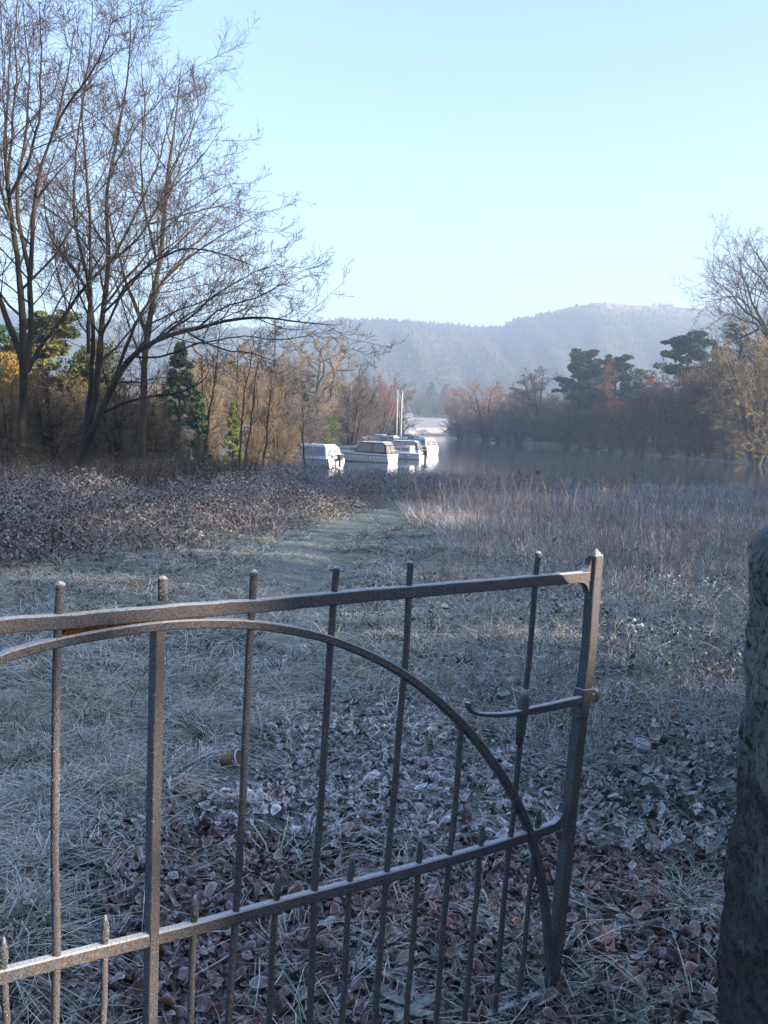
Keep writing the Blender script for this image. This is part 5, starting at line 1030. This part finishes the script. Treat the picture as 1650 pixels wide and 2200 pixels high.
spray(1175, 1180, 24, .09, 'tall frosted leafy clump behind the last round-topped bar', .2)
spray(1340, 1385, 22, .06, 'frosted rounded-leaf clump right of the end post', .14)
b = ground_hit(868, 2195); o = empty('dock_plant', b, label='low green dock rosette under the gate at the bottom of the photo', category='plant')
for k in range(6):
    V, Q, Tt, rim = variants[k % 5]; Rr = rotm(np.array([0.]), np.array([-.25]), np.array([k * 1.05 + .3]))[0]; Vv = (V * [1, .6, .5] + [1, 0, 0]) @ Rr.T * .055 + [0, 0, .04]; c = np.zeros((len(V), 3)); c[:, 0] = rim * .4; c[:, 1] = .9
    link('leaf', mesh_np('leaf', Vv, Q, Tt, c, mats=[M['herb']]), o)
for (px, py, L, n, lb) in [(1470, 1960, .16, 260, 'dark drooping grass tussock at the foot of the gatepost'), (262, 1400, .16, 120, 'small upright grass tuft seen just under the left end of the top rail'), (1120, 1960 + 60, .10, 140, 'sparse green grass tuft at the foot of the gate end post'), (1215, 1660, .15, 160, 'pale frosted grass tussock behind the gate end post'), (880, 1640, .13, 120, 'frosted grass tuft in the litter between the fifth and sixth bars'), (60, 1960, .15, 240, 'pale frosted grass tussock by the bottom left of the gate')]:
    b = ground_hit(px, py); a = g.uniform(0, 6.28, n); base = b + g.normal(0, .035, (n, 3)) * [1, 1, 0]; td = norm(np.stack([np.cos(a) * .8, np.sin(a) * .8, np.ones(n)], -1)) * L * g.uniform(.5, 1.3, (n, 1))
    V, Q, Tt, Cc = strips(base - b, td, np.full(n, .004), g, nseg=3, bend=.6); o = link('grass_tussock', mesh_np('grass_tussock', V, Q, Tt, Cc, mats=[M['grass']]), label=lb, category='grass tuft'); o.location = b
# fallen sticks
for (p0, p1, r_, lb) in [((1065, 1430), (1215, 1452), .010, 'thick frosted stick lying behind the gate above the latch bar'), ((1060, 1500), (900, 1450), .005, 'thin curved twig crossing the grass left of the latch curl'), ((1330, 1470), (1545, 1352), .006, 'long pale frosted stem slanting up towards the gatepost'), ((1310, 1650), (1480, 1600), .004, 'thin pale stem arching over the white lid')]:
    a = ground_hit(*p0); b = ground_hit(*p1); P = np.linspace(a, b, 10); P[:, 2] = gz(P[:, 0], P[:, 1]) + .05 + .05 * np.sin(np.linspace(0, 3, 10)); P[1:-1] += g.normal(0, .008, (8, 3)); o = MB().tube(P - a, np.linspace(r_, r_ * .5, 10), 7).build('fallen_stick', M['stalk'], smooth=True, label=lb, category='stick'); o.location = a

# ------------------------------------------------------------------ litter: paper cup and lid
b = ground_hit(492, 1668); o = empty('paper_cup', b, label='brown paper cup with white rim and orange stripes lying on the leaves', category='cup'); o.location.z += .03
ax = norm(np.array([.86, -.30, .28])); c0 = np.array([-.035, .02, .035])
def along(t): return c0 + ax * t
MB().tube([along(t) for t in (0, .03, .06, .088)], [.026, .0305, .035, .0385], 28, True).build('cup', M['cupbrown'], o, smooth=False)
for t in (.036, .056): MB().tube([along(t), along(t + .008)], [.0314 + (t - .03) * .145 + .0008, .0326 + (t - .03) * .145 + .0008], 28, False).build('stripe', M['cuporange'], o)
MB().tube([along(.0885), along(.090), along(.0935), along(.095)], [.0385, .0415, .0415, .038], 28, False).build('rim', M['paper'], o, smooth=True)
u1 = norm(np.cross(ax, [0, 0, 1])); u1 = -u1 if u1[1] > 0 else u1; tt = np.linspace(0, 5.2, 16); sp = []
for k, t in enumerate(tt): rr_ = .0025 + .0016 * t; w2 = along(.078 + rr_ * math.cos(t) * .8); rad = .0382; ph = -.1 + rr_ * math.sin(t) / .036; sp.append(w2 + rad * (u1 * math.cos(ph) + np.cross(ax, u1) * -math.sin(ph)))
MB().tube(sp, .0011, 5).build('swirl', M['paper'], o)
b = ground_hit(1378, 1625); o = empty('cup_lid', (b[0], b[1], b[2] + .055), label='white plastic cup lid lying on the frosted leaves right of the gate', category='lid'); o.rotation_euler = (.18, .22, 0)
MB().tube([(0, 0, 0), (0, 0, .004), (0, 0, .007), (0, 0, .022), (0, 0, .024)], [.046, .047, .043, .039, .036], 32, False).build('skirt', M['paper'], o, smooth=True)
an = np.linspace(0, 2 * math.pi, 33)[:-1]; q = MB(); V = [(.037 * math.cos(t), .037 * math.sin(t), .024) for t in an] + [(.030 * math.cos(t), .030 * math.sin(t), .0235) for t in an] + [(.0285 * math.cos(t), .0285 * math.sin(t), .012) for t in an]
q.add(V, [(i + 32 * r0, (i + 1) % 32 + 32 * r0, (i + 1) % 32 + 32 * (r0 + 1), i + 32 * (r0 + 1)) for i in range(32) for r0 in (0, 1)] + [tuple(range(64, 96))]).build('top', M['paper'], o)

# ------------------------------------------------------------------ unseen hedge and yews, added right of and behind the viewer to shade the foreground
g = np.random.default_rng(71); hv = norm(np.array([-SD[1], SD[0], 0.])); uv = np.cross(SD, hv); uv = uv if uv[2] > 0 else -uv      # across the sun's rays, and up
def win(Ps, pad): Ps = np.array(Ps); return (Ps @ hv).min() - pad, (Ps @ hv).max() + pad, (Ps @ uv).min() - pad, (Ps @ uv).max() + pad
def gw(px, py): s_, z_ = G(px, py); return Q0 + sdir * s_ + np.array([0, 0, z_])
gaps = [(win([gw(-100, 1230), gw(330, 1250), gw(310, 2200), gw(-100, 2400)], .02), .95), (win([gw(1178, 1165), gw(1305, 1350)], .0), 1.0),
        (win([(-9, 17, .2), (-2.6, 15, -.2), (-3, 24, .6), (-9, 26, 1.0)], .3), .6), (win([(-1.5, 22, -.5), (2, 30, -.6)], .3), .6), (win([(-3, 8, 0.), (6, 10, 0.), (-2, 24, -.4), (7, 22, .2)], .1), .62)]
n = 170000; X = g.uniform(25.5, 31, n); Y = g.uniform(-48, 50, n); top_ = 12.2 + 1.3 * np.sin(Y * .8) + .9 * np.sin(Y * 2.3 + 1) + .5 * np.sin(Y * 5.1) - 2.0 * sm(Y, 34, 50); Z = -1 + (top_ + 1) * g.uniform(0, 1, n) ** .9; P = np.stack([X, Y, Z], -1)
a = norm(g.normal(size=(n, 3))); b = norm(np.cross(a, g.normal(size=(n, 3)))); sz = g.uniform(.13, .26, (n, 1)); T3 = np.stack([P - b * sz, P + b * sz, P + a * sz * 2], 1); keep = np.ones(n, bool); tw_, tv_ = T3 @ hv, T3 @ uv
for (w0, w1, v0, v1), pr in gaps:  # cut hedge leaves along chosen sun rays, to light gate, brambles and meadow
    keep &= ~((tw_.max(1) > w0) & (tw_.min(1) < w1) & (tv_.max(1) > v0) & (tv_.min(1) < v1) & (g.uniform(0, 1, n) < pr))
T3 = T3[keep]; n = len(T3); Vh = T3.reshape(-1, 3)
o = empty('shade_hedge', (28, 0, -1), label='tall unseen evergreen hedge added far to the right for shade, gaps cut for the sun', category='hedge')
me = mesh_np('foliage', Vh - np.array([28, 0, -1]), tris=np.arange(3 * n).reshape(-1, 3), mats=[M['yew']]); link('foliage', me, o, kind='stuff')
for k in range(24): Yk = -46 + 4.1 * k; MB().tube([(0, Yk, 0), (.2, Yk + .1, 4), (0, Yk, 9)], [.22, .15, .05], 7).build('trunk', M['bark'], o)
ev = EV('broad', 81, 'yew', 'bark'); lab_b = ['unseen yew added for shade behind the viewer, first of the row', 'unseen yew added for shade behind the viewer, second of the row', 'unseen yew added for shade behind the viewer, third of the row', 'unseen yew added for shade behind the viewer, fourth of the row', 'unseen yew added for shade behind the viewer, fifth of the row', 'unseen yew added for shade behind the viewer, sixth of the row']
for k in range(6):  # unseen yews, added to block sky and darken the foreground
    o = empty('shade_yew_tree', (-9 + k * 4.2, -7.5 - (k % 2), -.1), g.uniform(0, 6.28), label=lab_b[k], category='tree', group='shade yews added behind the viewer'); o.scale = (.6, .6, .75); link('trunk', ev[0], o); link('crown', ev[1], o, kind='stuff')

for k, (X_, Y_) in enumerate([(2.75, 3.7), (3.7, 5.4), (1.6, -1.7), (.1, -2.4), (-1.5, -2.6)]):  # unseen bushes, added to dim the ground round the gateway
    o = empty('shade_yew_bush', (X_, Y_, -.1), g.uniform(0, 6.28), label=['unseen yew bush added for shade right of the gatepost', 'second unseen yew bush added for shade right of the gatepost, farther on', 'unseen yew bush added for shade behind the viewer on the right', 'unseen yew bush added for shade straight behind the viewer', 'unseen yew bush added for shade behind the viewer on the left'][k], category='bush', group='shade bushes added round the gateway'); o.scale = (.27, .27, .27); link('trunk', ev[0], o); link('crown', ev[1], o, kind='stuff')

# ------------------------------------------------------------------ air
m = bpy.data.materials.new('pale_haze'); m.use_nodes = True; nt = m.node_tree; nt.nodes.clear(); pv = nt.nodes.new('ShaderNodeVolumePrincipled'); mo = nt.nodes.new('ShaderNodeOutputMaterial'); nt.links.new(pv.outputs[0], mo.inputs['Volume'])
pv.inputs['Color'].default_value = (.62, .80, 1.0, 1); pv.inputs['Density'].default_value = HAZE_DENSITY; pv.inputs['Anisotropy'].default_value = .2
MB().box((0, 1525, 92), (4800, 3150, 196)).build('haze', m, kind='stuff')
m2 = m.copy(); m2.name = 'lake_mist'; m2.node_tree.nodes['Principled Volume'].inputs['Density'].default_value = .0003
MB().box((20, 200, WATER + .75), (130, 270, 1.46)).build('lake_mist', m2, kind='stuff')
